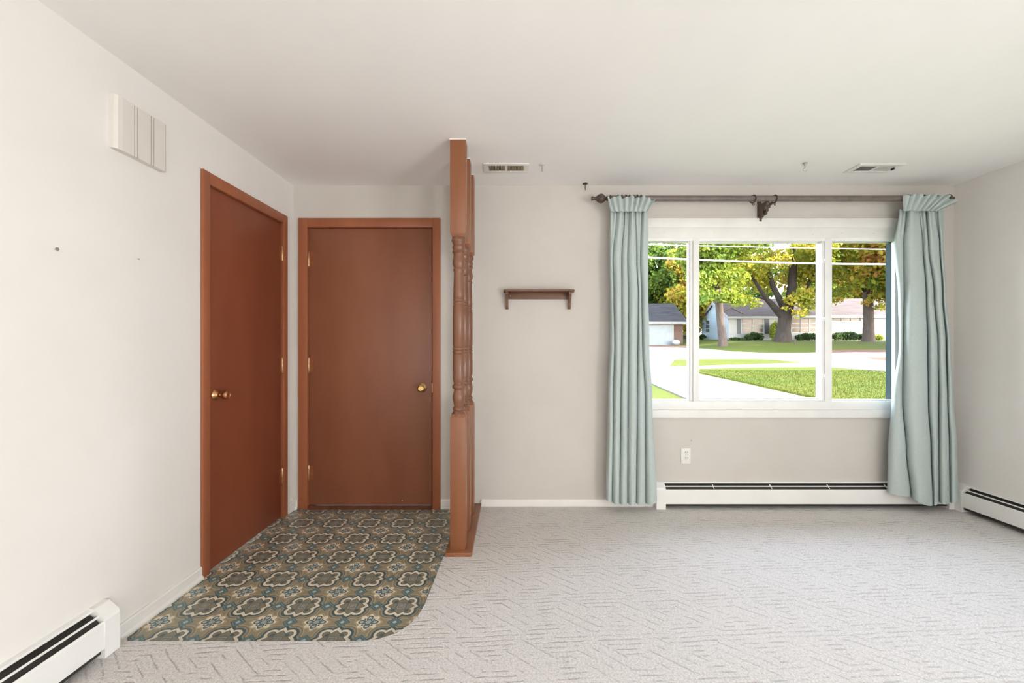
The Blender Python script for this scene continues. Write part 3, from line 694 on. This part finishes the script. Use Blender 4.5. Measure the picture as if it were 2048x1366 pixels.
# ------------------------------------------------------------------ outdoors: terrain
ALB[0] = 0.38
TZ = [(3.0, -0.36), (9.0, -0.34), (12.0, -0.30), (20.0, 0.11), (23.0, 0.28), (30.0, 0.73), (34.0, 1.12), (38.0, 1.42), (43.0, 1.60), (60.0, 2.1), (140.0, 3.2)]
def tz(x, y):
    z = TZ[-1][1]
    if y <= TZ[0][0]: z = TZ[0][1]
    else:
        for (a, za), (c, zb_) in zip(TZ, TZ[1:]):
            if y <= c: z = za + (zb_ - za) * (y - a) / (c - a); break
    return z - 0.50 * min(1, max(0, (20 - x) / 4)) * min(1, max(0, (y - 30) / 8))
def at(px, py):
    d = 5.0
    while d < 130:
        x = (px - CX) * d / F
        if HZ - (tz(x, d) - CH) * F / d <= py: return (x, d)
        d += 0.02
    return ((px - CX) * d / F, d)
def ground(name, poly, lift, mat, label, cat, th=0.3):
    bm = bmesh.new(); f = bm.faces.new([bm.verts.new((x, y, 0)) for x, y in poly])
    for y in [t[0] for t in TZ] + [26, 28, 32, 36, 15, 17.5]:
        bmesh.ops.bisect_plane(bm, geom=bm.verts[:] + bm.edges[:] + bm.faces[:], plane_co=(0, y, 0), plane_no=(0, 1, 0))
    for x in (16, 18, 20):
        bmesh.ops.bisect_plane(bm, geom=bm.verts[:] + bm.edges[:] + bm.faces[:], plane_co=(x, 0, 0), plane_no=(1, 0, 0))
    bmesh.ops.triangulate(bm, faces=bm.faces[:])
    for v_ in bm.verts: v_.co.z = tz(v_.co.x, v_.co.y) + lift
    bm.normal_update(); bm.faces.ensure_lookup_table()
    if bm.faces[:] and bm.faces[0].normal.z < 0: bmesh.ops.reverse_faces(bm, faces=bm.faces[:])
    r = bmesh.ops.extrude_face_region(bm, geom=bm.faces[:])
    for e in r['geom']:
        if isinstance(e, bmesh.types.BMVert): e.co.z -= th
    bmesh.ops.recalc_face_normals(bm, faces=bm.faces)
    me = bpy.data.meshes.new(name); bm.to_mesh(me); bm.free(); me.materials.append(mat)
    return link(name, me, None, (0, 0, 0), **S(label, cat))
def grass_mat():
    M = Mat('lawn_grass', 0.9, 0.1); v, _ = M.pos()
    f = M.noise(0.35, 4, 0.6, v); g = M.noise(9.0, 4, 0.7, v); h = M.noise(40.0, 2, 0.7, v)
    c = M.mix(((f - 0.35) * 3).clamp(), (0.105, 0.142, 0.014), (0.155, 0.160, 0.020))
    c = M.mix(((g * 0.6 + h * 0.4 - 0.4) * 3).clamp(), c, (0.066, 0.105, 0.010))
    M.color(c); M.bump(g + h, 0.5, 0.05); return M.m
m_grass = grass_mat()
m_concrete = paint('pale_concrete', (0.40, 0.375, 0.36), (0.48, 0.455, 0.44), 1.1, 0.9, 30, 0.2, 0.01, 0.1)
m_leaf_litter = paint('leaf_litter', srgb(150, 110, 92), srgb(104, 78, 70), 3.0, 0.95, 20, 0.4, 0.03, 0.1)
ground('lawn', [(-60, 3.31), (90, 3.31), (90, 135), (-60, 135)], -0.02, m_grass, 'sunny green lawn sloping up to the houses', 'lawn', 0.4)
far = [at(p, q) for p, q in ((1290, 693), (1376, 696.5), (1402, 697.5), (1464, 703.6), (1539, 706.5), (1614, 706), (1666, 704), (1770, 703))]
near = [at(p, q) for p, q in ((1771, 742), (1667, 734.7), (1639, 733), (1539, 733.7), (1464, 734.7), (1400, 737), (1372, 738.6))]
road = [(-50, far[0][1])] + far + [(85, far[-1][1]), (85, near[0][1])] + near + [(7.62, 17.6), (4.6, 17.6), (4.2, 19.5), (-50, 19.6)]
ground('road', road, 0.015, m_concrete, 'sunlit pale concrete street across the front', 'road')
m_drive = paint('shade_patched_drive', (0.185, 0.18, 0.19), (0.40, 0.375, 0.36), 0.22, 0.9, 30, 0.2, 0.01, 0.1)  # grey patches put the shade lying on the drive into its colour
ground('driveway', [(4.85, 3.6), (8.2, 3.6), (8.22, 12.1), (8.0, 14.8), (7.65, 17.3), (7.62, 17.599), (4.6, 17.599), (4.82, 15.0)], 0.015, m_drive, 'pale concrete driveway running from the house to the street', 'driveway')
ground('verge', [at(p, q) for p, q in ((1340, 733), (1350, 720.8), (1402, 720), (1514, 720), (1554, 722), (1601, 726), (1514, 728.6), (1400, 732))], 0.05, m_grass, 'thin strip of grass between sidewalk and street', 'grass verge')
ground('verge_leaf_litter', [at(p, q) for p, q in ((1736, 716), (1748, 719), (1790, 724), (1900, 726), (1900, 718), (1790, 715))], 0.03, m_leaf_litter, 'brown patch of fallen leaves at the right street edge', 'leaf litter', 0.2)
ground('leaf_litter_gutter', [at(p, q) for p, q in ((1640, 701.5), (1700, 700), (1900, 700), (1900, 705), (1700, 705), (1640, 706.5))], 0.03, m_leaf_litter, 'brown fallen leaves along the far street edge', 'leaf litter', 0.2)
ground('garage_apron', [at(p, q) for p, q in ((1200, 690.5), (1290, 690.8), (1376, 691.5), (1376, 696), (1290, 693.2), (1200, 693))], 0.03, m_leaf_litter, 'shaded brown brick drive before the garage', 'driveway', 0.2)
# grass blades over the near lawn edge
def blades(name, n, region, label, lo=0.05, hi=0.13):
    k = random.Random(3); vs_, fs = [], []
    while len(fs) < n:
        x, y = region(k)
        z = tz(x, y) - 0.025; h = k.uniform(lo, hi); a = k.uniform(0, 6.28); w_ = 0.006 + 0.005 * k.random(); dx, dy = math.cos(a) * w_, math.sin(a) * w_
        l = 0.06 * k.random(); i = len(vs_)
        vs_ += [(x - dx, y - dy, z), (x + dx, y + dy, z), (x + l * dy * 40 * w_, y - l * dx * 40 * w_, z + h)]; fs.append((i, i + 1, i + 2))
    me = bpy.data.meshes.new(name); me.from_pydata(vs_, [], fs); me.materials.append(m_grass)
    return link(name, me, None, (0, 0, 0), label=label, category='grass', kind='stuff')
def reg1(k):
    if k.random() < 0.25:
        y = k.uniform(11, 18.3); e = 8.22 - 0.6 * max(0, (y - 12.1)) / 5.5; return e + k.random() ** 2 * 0.4, y
    while True:
        x, y = k.uniform(7.9, 20), k.uniform(10.5, 18.8)
        if x > 8.25: return x, y
blades('grass_blades', 60000, reg1, 'bright short grass blades on the lawn beyond the driveway', 0.025, 0.06)

# ------------------------------------------------------------------ outdoors: houses
def P(px, py, d): return ((px - CX) * d / F, d, CH - (py - HZ) * d / F)
def siding_mat(name, a, b_):
    M = Mat(name, 0.6, 0.3); v, (x, y, z) = M.pos(); f = (z / 0.19).fract()
    M.color(M.mix((f < 0.12) * 0.5, M.mix(M.noise(1.2, 3, 0.5, v), a, b_), (a[0] * 0.55, a[1] * 0.55, a[2] * 0.55)))
    M.bump(f, 0.5, 0.03); return M.m
m_siding = siding_mat('shade_blue_lap_siding', (0.60, 0.72, 0.80), (0.66, 0.78, 0.86))  # white siding; the blue of the shaded gable is put into its colour
m_housewhite = paint('white_house_paint', (0.48, 0.46, 0.44), (0.56, 0.54, 0.52), 0.8, 0.6)
m_roof = paint('weathered_shingles', (0.11, 0.088, 0.088), (0.18, 0.145, 0.145), 1.4, 0.9, 9, 0.6, 0.06, 0.1, stretch=(0.5, 2, 3))
m_roof_dark = paint('dark_shingles', (0.05, 0.05, 0.058), (0.10, 0.092, 0.098), 1.4, 0.9, 9, 0.6, 0.06, 0.1, stretch=(0.5, 2, 3))
m_shutter = paint('dark_shutter', (0.045, 0.06, 0.075), (0.07, 0.085, 0.10), 8, 0.5)
m_fascia = paint('pale_fascia', (0.42, 0.42, 0.42), (0.50, 0.50, 0.50), 3, 0.5)
m_garagedoor = paint('white_garage_door', (0.36, 0.39, 0.42), (0.42, 0.45, 0.48), 1.5, 0.5)
def brick_mat():
    M = Mat('red_brown_brick', 0.85, 0.2); v, _ = M.pos()
    br_ = M.nt.nodes.new('ShaderNodeTexBrick'); mp = M.nt.nodes.new('ShaderNodeMapping'); mp.inputs['Rotation'].default_value = (math.pi / 2, 0, 0)
    M.nt.links.new(v, mp.inputs[0]); M.nt.links.new(mp.outputs[0], br_.inputs['Vector'])
    br_.inputs['Color1'].default_value = c4((0.16, 0.085, 0.065)); br_.inputs['Color2'].default_value = c4((0.22, 0.12, 0.09)); br_.inputs['Mortar'].default_value = c4((0.27, 0.22, 0.19))
    br_.inputs['Scale'].default_value = 4.5; br_.inputs['Mortar Size'].default_value = 0.012
    M.nt.links.new(br_.outputs['Color'], M.p.inputs['Base Color']); return M.m
m_brick = brick_mat()

def gable_house(h, x0, x1, yf, yb, zb, ze, zr, wallm, roofm, over=0.35, gable_m=None):
    ym = (yf + yb) / 2
    obj('wall', B().prism([(yf, zb), (yb, zb), (yb, ze), (ym, zr - 0.06), (yf, ze)], lambda y, z, t: (t, y, z), x0, x1), wallm, h, smooth=False)
    s = (zr - ze) / (ym - yf); th = 0.16
    for sg in (1, -1):
        yo = ym - sg * (ym - yf + over); zo = zr - s * (ym - yf + over)
        obj('roof', B().prism([(ym, zr), (yo, zo), (yo, zo + th), (ym, zr + th)], lambda y, z, t: (t, y, z), x0 - over * 0.5, x1 + over), roofm, h, smooth=False)
    zo = zr - s * (ym - yf + over)
    obj('fascia', B().box(x0 - over, x1 + over, yf - over - 0.06, yf - over, zo - 0.04, zo + th + 0.02), m_fascia, h, smooth=False)
    # rake boards on the near gable
    for sg in (1, -1):
        yo = ym - sg * (ym - yf + over)
        obj('rake_board', B().prism([(ym, zr - 0.16), (yo, zo - 0.16), (yo, zo + th), (ym, zr + th)], lambda y, z, t: (t, y, z), x0 - over * 0.5 - 0.05, x0 - over * 0.5), m_fascia, h, smooth=False)
def grid_window(h, x0, x1, y, z0, z1, cols, rows, fr=0.11, mt=0.10):
    wdw = obj('window', B().box(x0, x1, y - 0.06, y - 0.001, z0, z0 + fr).box(x0, x1, y - 0.06, y - 0.001, z1 - fr, z1).box(x0, x0 + fr, y - 0.06, y - 0.001, z0 + fr, z1 - fr).box(x1 - fr, x1, y - 0.06, y - 0.001, z0 + fr, z1 - fr), m_housewhite, h, smooth=False)
    pw, phh = (x1 - x0 - 2 * fr) / cols, (z1 - z0 - 2 * fr) / rows
    for i in range(cols):
        for j in range(rows):
            a, c = x0 + fr + i * pw, z0 + fr + j * phh
            obj('pane', B().box(a + mt / 2, a + pw - mt / 2, y - 0.03, y - 0.002, c + mt / 2, c + phh - mt / 2), m_house_glass, wdw, smooth=False)
    for i in range(1, cols): obj('muntin', B().box(x0 + fr + i * pw - mt / 2, x0 + fr + i * pw + mt / 2, y - 0.07, y - 0.002, z0 + fr, z1 - fr), m_housewhite, wdw, smooth=False)
    for j in range(1, rows): obj('muntin', B().box(x0 + fr, x1 - fr, y - 0.048, y - 0.002, z0 + fr + j * phh - mt / 2, z0 + fr + j * phh + mt / 2), m_housewhite, wdw, smooth=False)
    return wdw
HY = 43.0
house = thing('house', 'white ranch house with lap siding and shuttered window across the street', 'house', (30, HY, 1.6))
hxa, hxb = P(1456, 0, HY)[0], P(1551, 0, HY)[0]
ze = P(0, 633, HY)[2]; zr = P(0, 607, 46)[2]
gable_house(house, hxa, hxb, HY, 49.0, 1.2, ze, zr, m_siding, m_roof)
RYF = 43.9
gable_house(house, hxb + 0.4, 46.0, RYF, 50.3, 1.2, P(0, 631, RYF)[2], P(0, 600, 47.1)[2], m_siding, m_roof)
# smooth white front skins
obj('front_wall', B().box(hxa + 0.02, hxb - 0.02, HY - 0.05, HY - 0.001, 1.2, ze - 0.1), m_housewhite, house, smooth=False)
obj('front_wall', B().box(hxb + 0.42, 45.9, RYF - 0.05, RYF - 0.001, 1.2, P(0, 632, RYF)[2]), m_housewhite, house, smooth=False)
fy = HY - 0.05
w1x0, w1x1 = P(1481.5, 0, fy)[0], P(1528, 0, fy)[0]
grid_window(house, w1x0, w1x1, fy, P(0, 668, fy)[2], P(0, 635.5, fy)[2], 2, 3)
for a, c in ((1474.3, 1481), (1529.5, 1537.5)):
    obj('shutter', B().box(P(a, 0, fy)[0], P(c, 0, fy)[0], fy - 0.05, fy - 0.001, P(0, 668, fy)[2], P(0, 635, fy)[2]), m_shutter, house, smooth=False)
fy2 = RYF - 0.05
grid_window(house, P(1581.5, 0, fy2)[0], P(1654, 0, fy2)[0], fy2, P(0, 667, fy2)[2], P(0, 635.5, fy2)[2], 4, 3)
grid_window(house, P(1662, 0, fy2)[0], P(1722, 0, fy2)[0], fy2, P(0, 644, fy2)[2], P(0, 631.5, fy2)[2], 3, 1)
obj('garage_door', B().box(P(1748, 0, fy2)[0], P(1790, 0, fy2)[0], fy2 - 0.06, fy2 - 0.001, 1.6, P(0, 634, fy2)[2]), m_garagedoor, house, smooth=False)
obj('downspout', B().box(P(1743, 0, fy2)[0], P(1747, 0, fy2)[0], fy2 - 0.1, fy2 - 0.001, 1.6, P(0, 632, fy2)[2]), m_shutter, house, smooth=False)
# three small panes in the siding gable end (facing -x)
def YatX(px, x): return x * F / (px - CX)
ya, yb_ = YatX(1418.5, hxa), YatX(1412.5, hxa)
for q0, q1 in ((641.5, 648), (650, 656.5), (658, 664)):
    obj('window', B().box(hxa - 0.05, hxa - 0.001, ya, yb_, Z(q1, (ya + yb_) / 2), Z(q0, (ya + yb_) / 2)), m_shutter, house, smooth=False)
obj('foundation', B().box(hxa - 0.04, hxa + 0.02, HY, 49.0, 1.0, P(0, 679, 46)[2]), m_shutter, house, smooth=False)

gar = thing('garage', 'red-brown brick garage with dark shingle roof across the street', 'garage', (13, HY, 1.1))
gx0, gx1 = 6.0, P(1366, 0, HY)[0]
gable_house(gar, gx0, gx1, HY, 50.0, 0.8, P(0, 643, HY)[2], P(0, 610, 46.5)[2], m_brick, m_roof_dark, 0.4)
gz = P(0, 649, HY)[2]
gd = obj('garage_door', B().box(P(1240, 0, HY)[0], P(1345, 0, HY)[0], HY - 0.05, HY - 0.001, 0.9, gz - 0.08), m_garagedoor, gar, smooth=False)
obj('door_frame', B().box(P(1240, 0, HY)[0] - 0.1, P(1345, 0, HY)[0] + 0.1, HY - 0.08, HY - 0.001, gz - 0.08, gz + 0.03).box(P(1345, 0, HY)[0], P(1345, 0, HY)[0] + 0.1, HY - 0.08, HY - 0.001, 0.9, gz - 0.08), m_housewhite, gd, smooth=False)
for k in range(1, 4): obj('panel_joint', B().box(P(1240, 0, HY)[0], P(1345, 0, HY)[0], HY - 0.053, HY - 0.0502, 1.05 + k * 0.5, 1.065 + k * 0.5), m_fascia, gd, smooth=False)

# ------------------------------------------------------------------ outdoors: trees and shrubs
ALB[0] = 0.66
def leaf_mat(name, cols, trans=0.5):
    M = Mat(name, 0.6, 0.2); nt = M.nt; v, _ = M.pos()
    g = nt.nodes.new('ShaderNodeNewGeometry'); r = E(nt, g.outputs['Random Per Island'])
    n = M.noise(0.42, 3, 0.6, v)
    f = (((n - 0.5) * 2.6 + 0.5) * 0.72 + r * 0.36 - 0.04).clamp()
    ramp = nt.nodes.new('ShaderNodeValToRGB'); el = ramp.color_ramp.elements
    while len(el) < len(cols): el.new(0.5)
    for i, c in enumerate(cols): el[i].position = i / (len(cols) - 1); el[i].color = c4(c)
    nt.links.new(f.k, ramp.inputs[0]); nt.links.new(ramp.outputs[0], M.p.inputs['Base Color'])
    tl = nt.nodes.new('ShaderNodeBsdfTranslucent'); nt.links.new(ramp.outputs[0], tl.inputs[0])
    mx = nt.nodes.new('ShaderNodeMixShader'); mx.inputs[0].default_value = trans
    nt.links.new(M.p.outputs[0], mx.inputs[1]); nt.links.new(tl.outputs[0], mx.inputs[2]); nt.links.new(mx.outputs[0], M.out.inputs[0])
    return M.m
G1, G2, G3 = (0.06, 0.115, 0.018), (0.15, 0.235, 0.03), (0.30, 0.34, 0.04)
YL, OR, RD = (0.62, 0.50, 0.06), (0.52, 0.24, 0.06), (0.38, 0.13, 0.07)
m_leaf_a = leaf_mat('maple_leaves_green_yellow', [G1, G2, G3, (0.34, 0.33, 0.03)])
m_leaf_b = leaf_mat('maple_leaves_yellow', [G2, G3, (0.38, 0.36, 0.035), YL, OR])
m_leaf_c = leaf_mat('maple_leaves_orange', [G1, G2, G3, YL, OR, RD])
m_leaf_d = leaf_mat('dark_green_leaves', [(0.028, 0.065, 0.012), G1, G2, G3])
m_leaf_s = leaf_mat('shrub_leaves', [(0.02, 0.045, 0.015), (0.045, 0.085, 0.02), (0.10, 0.15, 0.04)])
ALB[0] = 0.36
m_bark = paint('grey_brown_bark', (0.06, 0.047, 0.04), (0.125, 0.10, 0.085), 3.0, 0.95, 6, 0.9, 0.06, 0.1, stretch=(3, 3, 0.6))
m_bark_l = paint('pale_bark', (0.12, 0.088, 0.074), (0.22, 0.165, 0.14), 3.0, 0.95, 6, 0.8, 0.05, 0.1, stretch=(3, 3, 0.6))

def foliage(name, parent, blobs, per, size, mat, seed, **props):
    rng = np.random.default_rng(seed); cen = []
    for (c, rad, wgt) in blobs:
        n = int(per * wgt)
        d = rng.normal(size=(n, 3)); d /= np.linalg.norm(d, axis=1)[:, None]
        r = rng.random(n) ** 0.45
        cen.append(np.array(c) + d * r[:, None] * np.array(rad))
    cen = np.concatenate(cen); n = len(cen)
    a = rng.normal(size=(n, 3)); a /= np.linalg.norm(a, axis=1)[:, None]
    t = rng.normal(size=(n, 3)); bvec = np.cross(a, t); bvec /= np.linalg.norm(bvec, axis=1)[:, None]
    sz_ = size * (0.6 + 0.8 * rng.random(n))[:, None]
    V = np.stack([cen - a * sz_, cen + bvec * sz_ * 0.62, cen + a * sz_, cen - bvec * sz_ * 0.62], 1).reshape(-1, 3)
    me = bpy.data.meshes.new(name); me.vertices.add(4 * n); me.vertices.foreach_set('co', V.astype(np.float32).ravel())
    me.loops.add(4 * n); me.loops.foreach_set('vertex_index', np.arange(4 * n, dtype=np.int32))
    me.polygons.add(n); me.polygons.foreach_set('loop_start', np.arange(0, 4 * n, 4, dtype=np.int32))
    me.update(calc_edges=True); me.validate(); me.materials.append(mat)
    return link(name, me, parent, (0, 0, 0), kind='stuff', **props)
def clumps(c, rad, n, seed, cr=(0.8, 1.4), hollow=0.45):
    k = random.Random(seed); out = []
    for _ in range(n):
        while True:
            p = Vector((k.uniform(-1, 1), k.uniform(-1, 1), k.uniform(-1, 1)))
            if hollow < p.length <= 1: break
        r = k.uniform(*cr)
        out.append(((c[0] + p.x * rad[0], c[1] + p.y * rad[1], c[2] + p.z * rad[2]), (r * 1.25, r * 1.25, r * 0.75), r * r))
    return out
def path(px_pts, d): return [P(p, q, d) for p, q in px_pts]

t1 = thing('tree', 'green-leaved tree with a slender pale trunk before the siding gable', 'tree', P(1446, 690, 35.5), group='street trees')
D1 = 35.5; gz1 = tz(P(1446, 0, D1)[0], D1) - 0.1
tp = path([(1446, 691), (1445.5, 680), (1442, 650), (1438, 610), (1436.5, 570), (1440, 530), (1444, 480), (1450, 420)], D1); tp[0] = (tp[0][0], D1, gz1)
obj('trunk', B().tube(tp, [0.42, 0.33, 0.30, 0.29, 0.25, 0.20, 0.14, 0.06], 12), m_bark_l, t1)
for q in ([(1438, 590), (1425, 560), (1408, 530), (1396, 500)], [(1437, 560), (1455, 530), (1475, 500), (1490, 470)], [(1441, 625), (1462, 615), (1484, 626), (1493, 631)]):
    obj('branch', B().tube(path(q, D1), [0.10, 0.08, 0.06, 0.03], 8), m_bark, t1)
c = P(1432, 500, D1)
bl1 = clumps((c[0], D1, c[2] + 1.6), (3.4, 3.2, 4.6), 70, 11, (0.7, 1.25))
for px, py, r in ((1434, 545, 1.1), (1404, 560, 1.1), (1466, 556, 1.2), (1416, 590, 0.7), (1398, 600, 0.6), (1456, 590, 0.9), (1474, 600, 0.7), (1440, 520, 1.1)):
    p_ = P(px, py, D1 - 1.6); bl1.append((p_, (r * 1.2, r * 0.8, r * 0.75), r * r))
foliage('foliage', t1, bl1, 260, 0.15, m_leaf_a, 1)

D2 = 38.0
t2 = thing('tree', 'large spreading maple with yellow-green leaves and a thick forked trunk', 'tree', P(1567, 684, D2), group='street trees')
gz2 = tz(P(1567, 0, D2)[0], D2) - 0.15
tp = path([(1565, 690), (1565.5, 680), (1567, 660), (1569.5, 640), (1573, 625), (1580, 600), (1584, 570), (1586, 530), (1588, 480), (1590, 420)], D2); tp[0] = (tp[0][0], D2, gz2)
obj('trunk', B().tube(tp, [0.86, 0.70, 0.56, 0.52, 0.50, 0.38, 0.36, 0.30, 0.22, 0.10], 14), m_bark, t2)
for q, r in (([(1566, 634), (1555, 622), (1543, 608), (1535, 600), (1524, 585), (1508, 560), (1490, 530)], [0.34, 0.30, 0.25, 0.22, 0.18, 0.13, 0.06]),
             ([(1570, 618), (1563, 605), (1552, 585), (1545, 570), (1538, 545), (1532, 510), (1530, 470)], [0.34, 0.30, 0.26, 0.22, 0.17, 0.12, 0.07]),
             ([(1577, 615), (1590, 598), (1604, 585), (1622, 560), (1636, 530)], [0.26, 0.22, 0.18, 0.13, 0.06]),
             ([(1535, 600), (1520, 595), (1500, 600), (1480, 606)], [0.12, 0.09, 0.06, 0.03])):
    obj('branch', B().tube(path(q, D2), r, 10), m_bark, t2)
c = P(1560, 500, D2)
bl2 = clumps((c[0], D2, c[2] + 2.4), (7.0, 5.2, 5.6), 120, 21, (0.8, 1.35), 0.52)
gap = lambda b_: not (1530 < CX + b_[0][0] * F / b_[0][1] < 1582 and 525 < HZ - (b_[0][2] - CH) * F / b_[0][1] < 625)
bl2 = [q for q in bl2 if gap(q)]
for px, py, r in ((1600, 600, 1.0), (1614, 590, 1.1), (1622, 608, 0.9), (1508, 606, 0.7), (1476, 596, 1.0), (1458, 585, 1.0), (1600, 626, 0.7), (1574, 600, 0.35), (1572, 615, 0.3)):
    p_ = P(px, py, D2 - 1.2); bl2.append((p_, (r * 1.2, r, r * 0.7), r * r))
foliage('foliage', t2, bl2, 190, 0.155, m_leaf_b, 2)

D3 = 38.6
t3 = thing('tree', 'orange and green maple with half-lit trunk seen through the right pane', 'tree', P(1737, 681, D3), group='street trees')
gz3 = tz(P(1737, 0, D3)[0], D3) - 0.1
tp = path([(1737, 684), (1737, 676), (1737.5, 640), (1736, 600), (1735, 560), (1736, 520), (1738, 470), (1740, 400)], D3); tp[0] = (tp[0][0], D3, gz3)
obj('trunk', B().tube(tp, [0.62, 0.47, 0.40, 0.38, 0.33, 0.25, 0.16, 0.07], 12), m_bark_l, t3)
for q in ([(1736, 590), (1720, 570), (1700, 545), (1682, 520)], [(1736, 575), (1752, 555), (1772, 530), (1790, 500)]):
    obj('branch', B().tube(path(q, D3), [0.16, 0.12, 0.08, 0.04], 8), m_bark, t3)
c = P(1740, 500, D3)
bl3 = clumps((c[0], D3, c[2] + 1.8), (5.4, 4.2, 5.4), 100, 31, (0.8, 1.3))
for px, py, r in ((1700, 578, 0.9), (1680, 588, 0.8), (1757, 592, 0.8), (1668, 600, 0.6), (1735, 606, 0.4), (1765, 612, 0.6)):
    p_ = P(px, py, D3 - 0.8); bl3.append((p_, (r * 1.2, r, r * 0.7), r * r))
foliage('foliage', t3, bl3, 200, 0.155, m_leaf_c, 3)

def back_tree(label, px, d, zc, rad, n, mat, seed, hollow=0.2, name='tree'):
    x = (px - CX) * d / F; g = tz(x, d)
    t = thing(name, label, 'tree', (x, d, g), group='trees behind the houses')
    obj('trunk', B().tube([(x, d, g - 0.1), (x + 0.2, d, (g + zc) / 2), (x, d, zc + rad[2] * 0.6)], [0.42, 0.32, 0.08], 10), m_bark, t)
    foliage('foliage', t, clumps((x, d, zc), rad, n, seed, (1.0, 1.7), hollow), 150, 0.22, mat, seed)
back_tree('dense dark green tree behind the brick garage roof', 1318, 54, 8.6, (4.6, 3.5, 5.2), 90, m_leaf_d, 41)
back_tree('green tree with rusty patches at the garage corner', 1372, 51, 7.4, (3.0, 3.0, 4.6), 60, m_leaf_c, 42)
back_tree('green tree rising behind the siding gable', 1440, 60, 10.0, (4.8, 3.5, 6.0), 70, m_leaf_a, 43)
back_tree('olive green tree behind the middle of the house roof', 1515, 66, 11.5, (4.5, 4, 6.5), 30, m_leaf_d, 44, 0.3)
back_tree('leafy tree behind the house roof right of the big maple', 1640, 62, 10.5, (4.8, 3.5, 6.2), 75, m_leaf_a, 45)
back_tree('amber tree behind the house at the right window edge', 1755, 60, 10.5, (5.5, 4, 6.2), 80, m_leaf_c, 46)
back_tree('amber maple added right of the window view to shade the lawn', 1850, 35, 9.0, (5.5, 4, 4.6), 80, m_leaf_c, 48)  # added to throw shade over the far lawn
back_tree('far green tree half hidden by the left curtain', 1235, 58, 9.5, (5.0, 3.5, 6.0), 60, m_leaf_d, 47)

for lab, xx, yy, sd_ in (('unseen maple added right of the view to cast shade', 30.5, 25.0, 61), ('second unseen maple added right of the view to cast shade', 38.0, 26.0, 62), ('third unseen maple added far right to cast shade', 45.5, 27.5, 63)):  # out of view, added only to shade the far lawn and house
    back_tree(lab, CX + xx * F / yy, yy, 9.6, (4.4, 4.2, 3.6), 42, m_leaf_c, sd_, 0.2)
def shrub(label, px0, px1, py0, py1, d, mat, seed, per=260):
    a, c = P(px0, py0, d), P(px1, py1, d); x = (a[0] + c[0]) / 2; rx = (c[0] - a[0]) / 2; zt_, zb_ = a[2], tz(x, d); k = random.Random(seed)
    t = thing('shrub', label, 'shrub', (x, d, zb_), group='foundation shrubs')
    n = max(5, int(rx * 9)); bl_ = []
    for i in range(n):
        s = (i + 0.5) / n * 2 - 1; hh = (zt_ - zb_) * (0.65 + 0.35 * math.sqrt(max(0, 1 - s * s))) * k.uniform(0.75, 1)
        bl_.append(((x + s * rx * 0.85, d + k.uniform(-0.2, 0.2), zb_ + hh * 0.5), (max(0.25, rx / n * 2.2), 0.45, hh * 0.5), hh))
    obj('stem', B().tube([(x, d, zb_ - 0.05), (x + 0.05, d, zb_ + (zt_ - zb_) * 0.4), (x, d, zb_ + (zt_ - zb_) * 0.7)], [0.05, 0.04, 0.02], 6), m_bark, t)
    foliage('foliage', t, bl_, per, 0.085, mat, seed)
shrub('spiky dark shrub under the shuttered house window', 1490, 1526, 663, 682, 42.2, m_leaf_s, 51)
shrub('tall climbing vine between shutter and big maple trunk', 1540, 1559, 641, 682, 42.3, m_leaf_a, 52)
shrub('wide dark shrub right of the big maple trunk', 1593, 1655, 664, 682, 42.6, m_leaf_s, 53)
shrub('wide dark hedge left of the orange maple trunk', 1660, 1727, 661, 681, 42.8, m_leaf_s, 54)
shrub('small green shrub by the house garage door', 1747, 1765, 668, 681, 42.8, m_leaf_a, 55)
shrub('low pale shrub at the white house corner', 1461, 1486, 674, 683, 42.2, m_leaf_s, 56)
shrub('small dark shrub at the far end of the siding wall', 1399, 1407, 668, 683, 47.8, m_leaf_s, 57)

# boulder by the garage, wooden stake on the far lawn, overhead cables
bp = P(1352, 687, 42.3); bz = tz(bp[0], 42.3)
bb = B(); bb.ball((bp[0], 42.3, bz + 0.22), 0.36, (1.15, 0.8, 0.8), 14, 10)
for v_ in bb.bm.verts: v_.co += Vector((random.uniform(-1, 1), random.uniform(-1, 1), random.uniform(-1, 1))) * 0.03
obj('boulder', bb, m_housewhite, ang=70, label='pale rounded boulder at the garage corner', category='boulder')
sp = at(1589, 687.5); sz_ = tz(*sp)
obj('wooden_stake', B().prism([(0.0, -0.1), (0.09, -0.1), (0.09, 0.30), (0.045, 0.36), (0.0, 0.30)], lambda a, z, t: (sp[0] + a, sp[1] + t, sz_ + z), 0, 0.03), m_bark_l, smooth=False, label='small pale stake in the far lawn beside the big maple', category='stake')
m_cable = paint('pale_cable_sheath', (0.55, 0.54, 0.52), (0.62, 0.61, 0.59), 8, 0.5)
def cable(label, q, d, r):
    ps = []
    (xa, ya_), (xb, yb2), (xc, yc_) = q
    for i in range(41):
        px = 400 + i * 58
        l0 = (px - xb) * (px - xc) / ((xa - xb) * (xa - xc)); l1 = (px - xa) * (px - xc) / ((xb - xa) * (xb - xc)); l2 = (px - xa) * (px - xb) / ((xc - xa) * (xc - xb))
        ps.append(P(px, ya_ * l0 + yb2 * l1 + yc_ * l2, d))
    obj('overhead_cable', B().tube(ps, r, 8), m_cable, label=label, category='cable', group='overhead cables')
cable('upper thin pale overhead cable crossing the view in the window', ((1298, 489), (1520, 494.5), (1772, 499)), 16.0, 0.022)
cable('lower thicker pale overhead cable crossing the view in the window', ((1298, 515), (1520, 524.5), (1772, 529)), 15.0, 0.034)
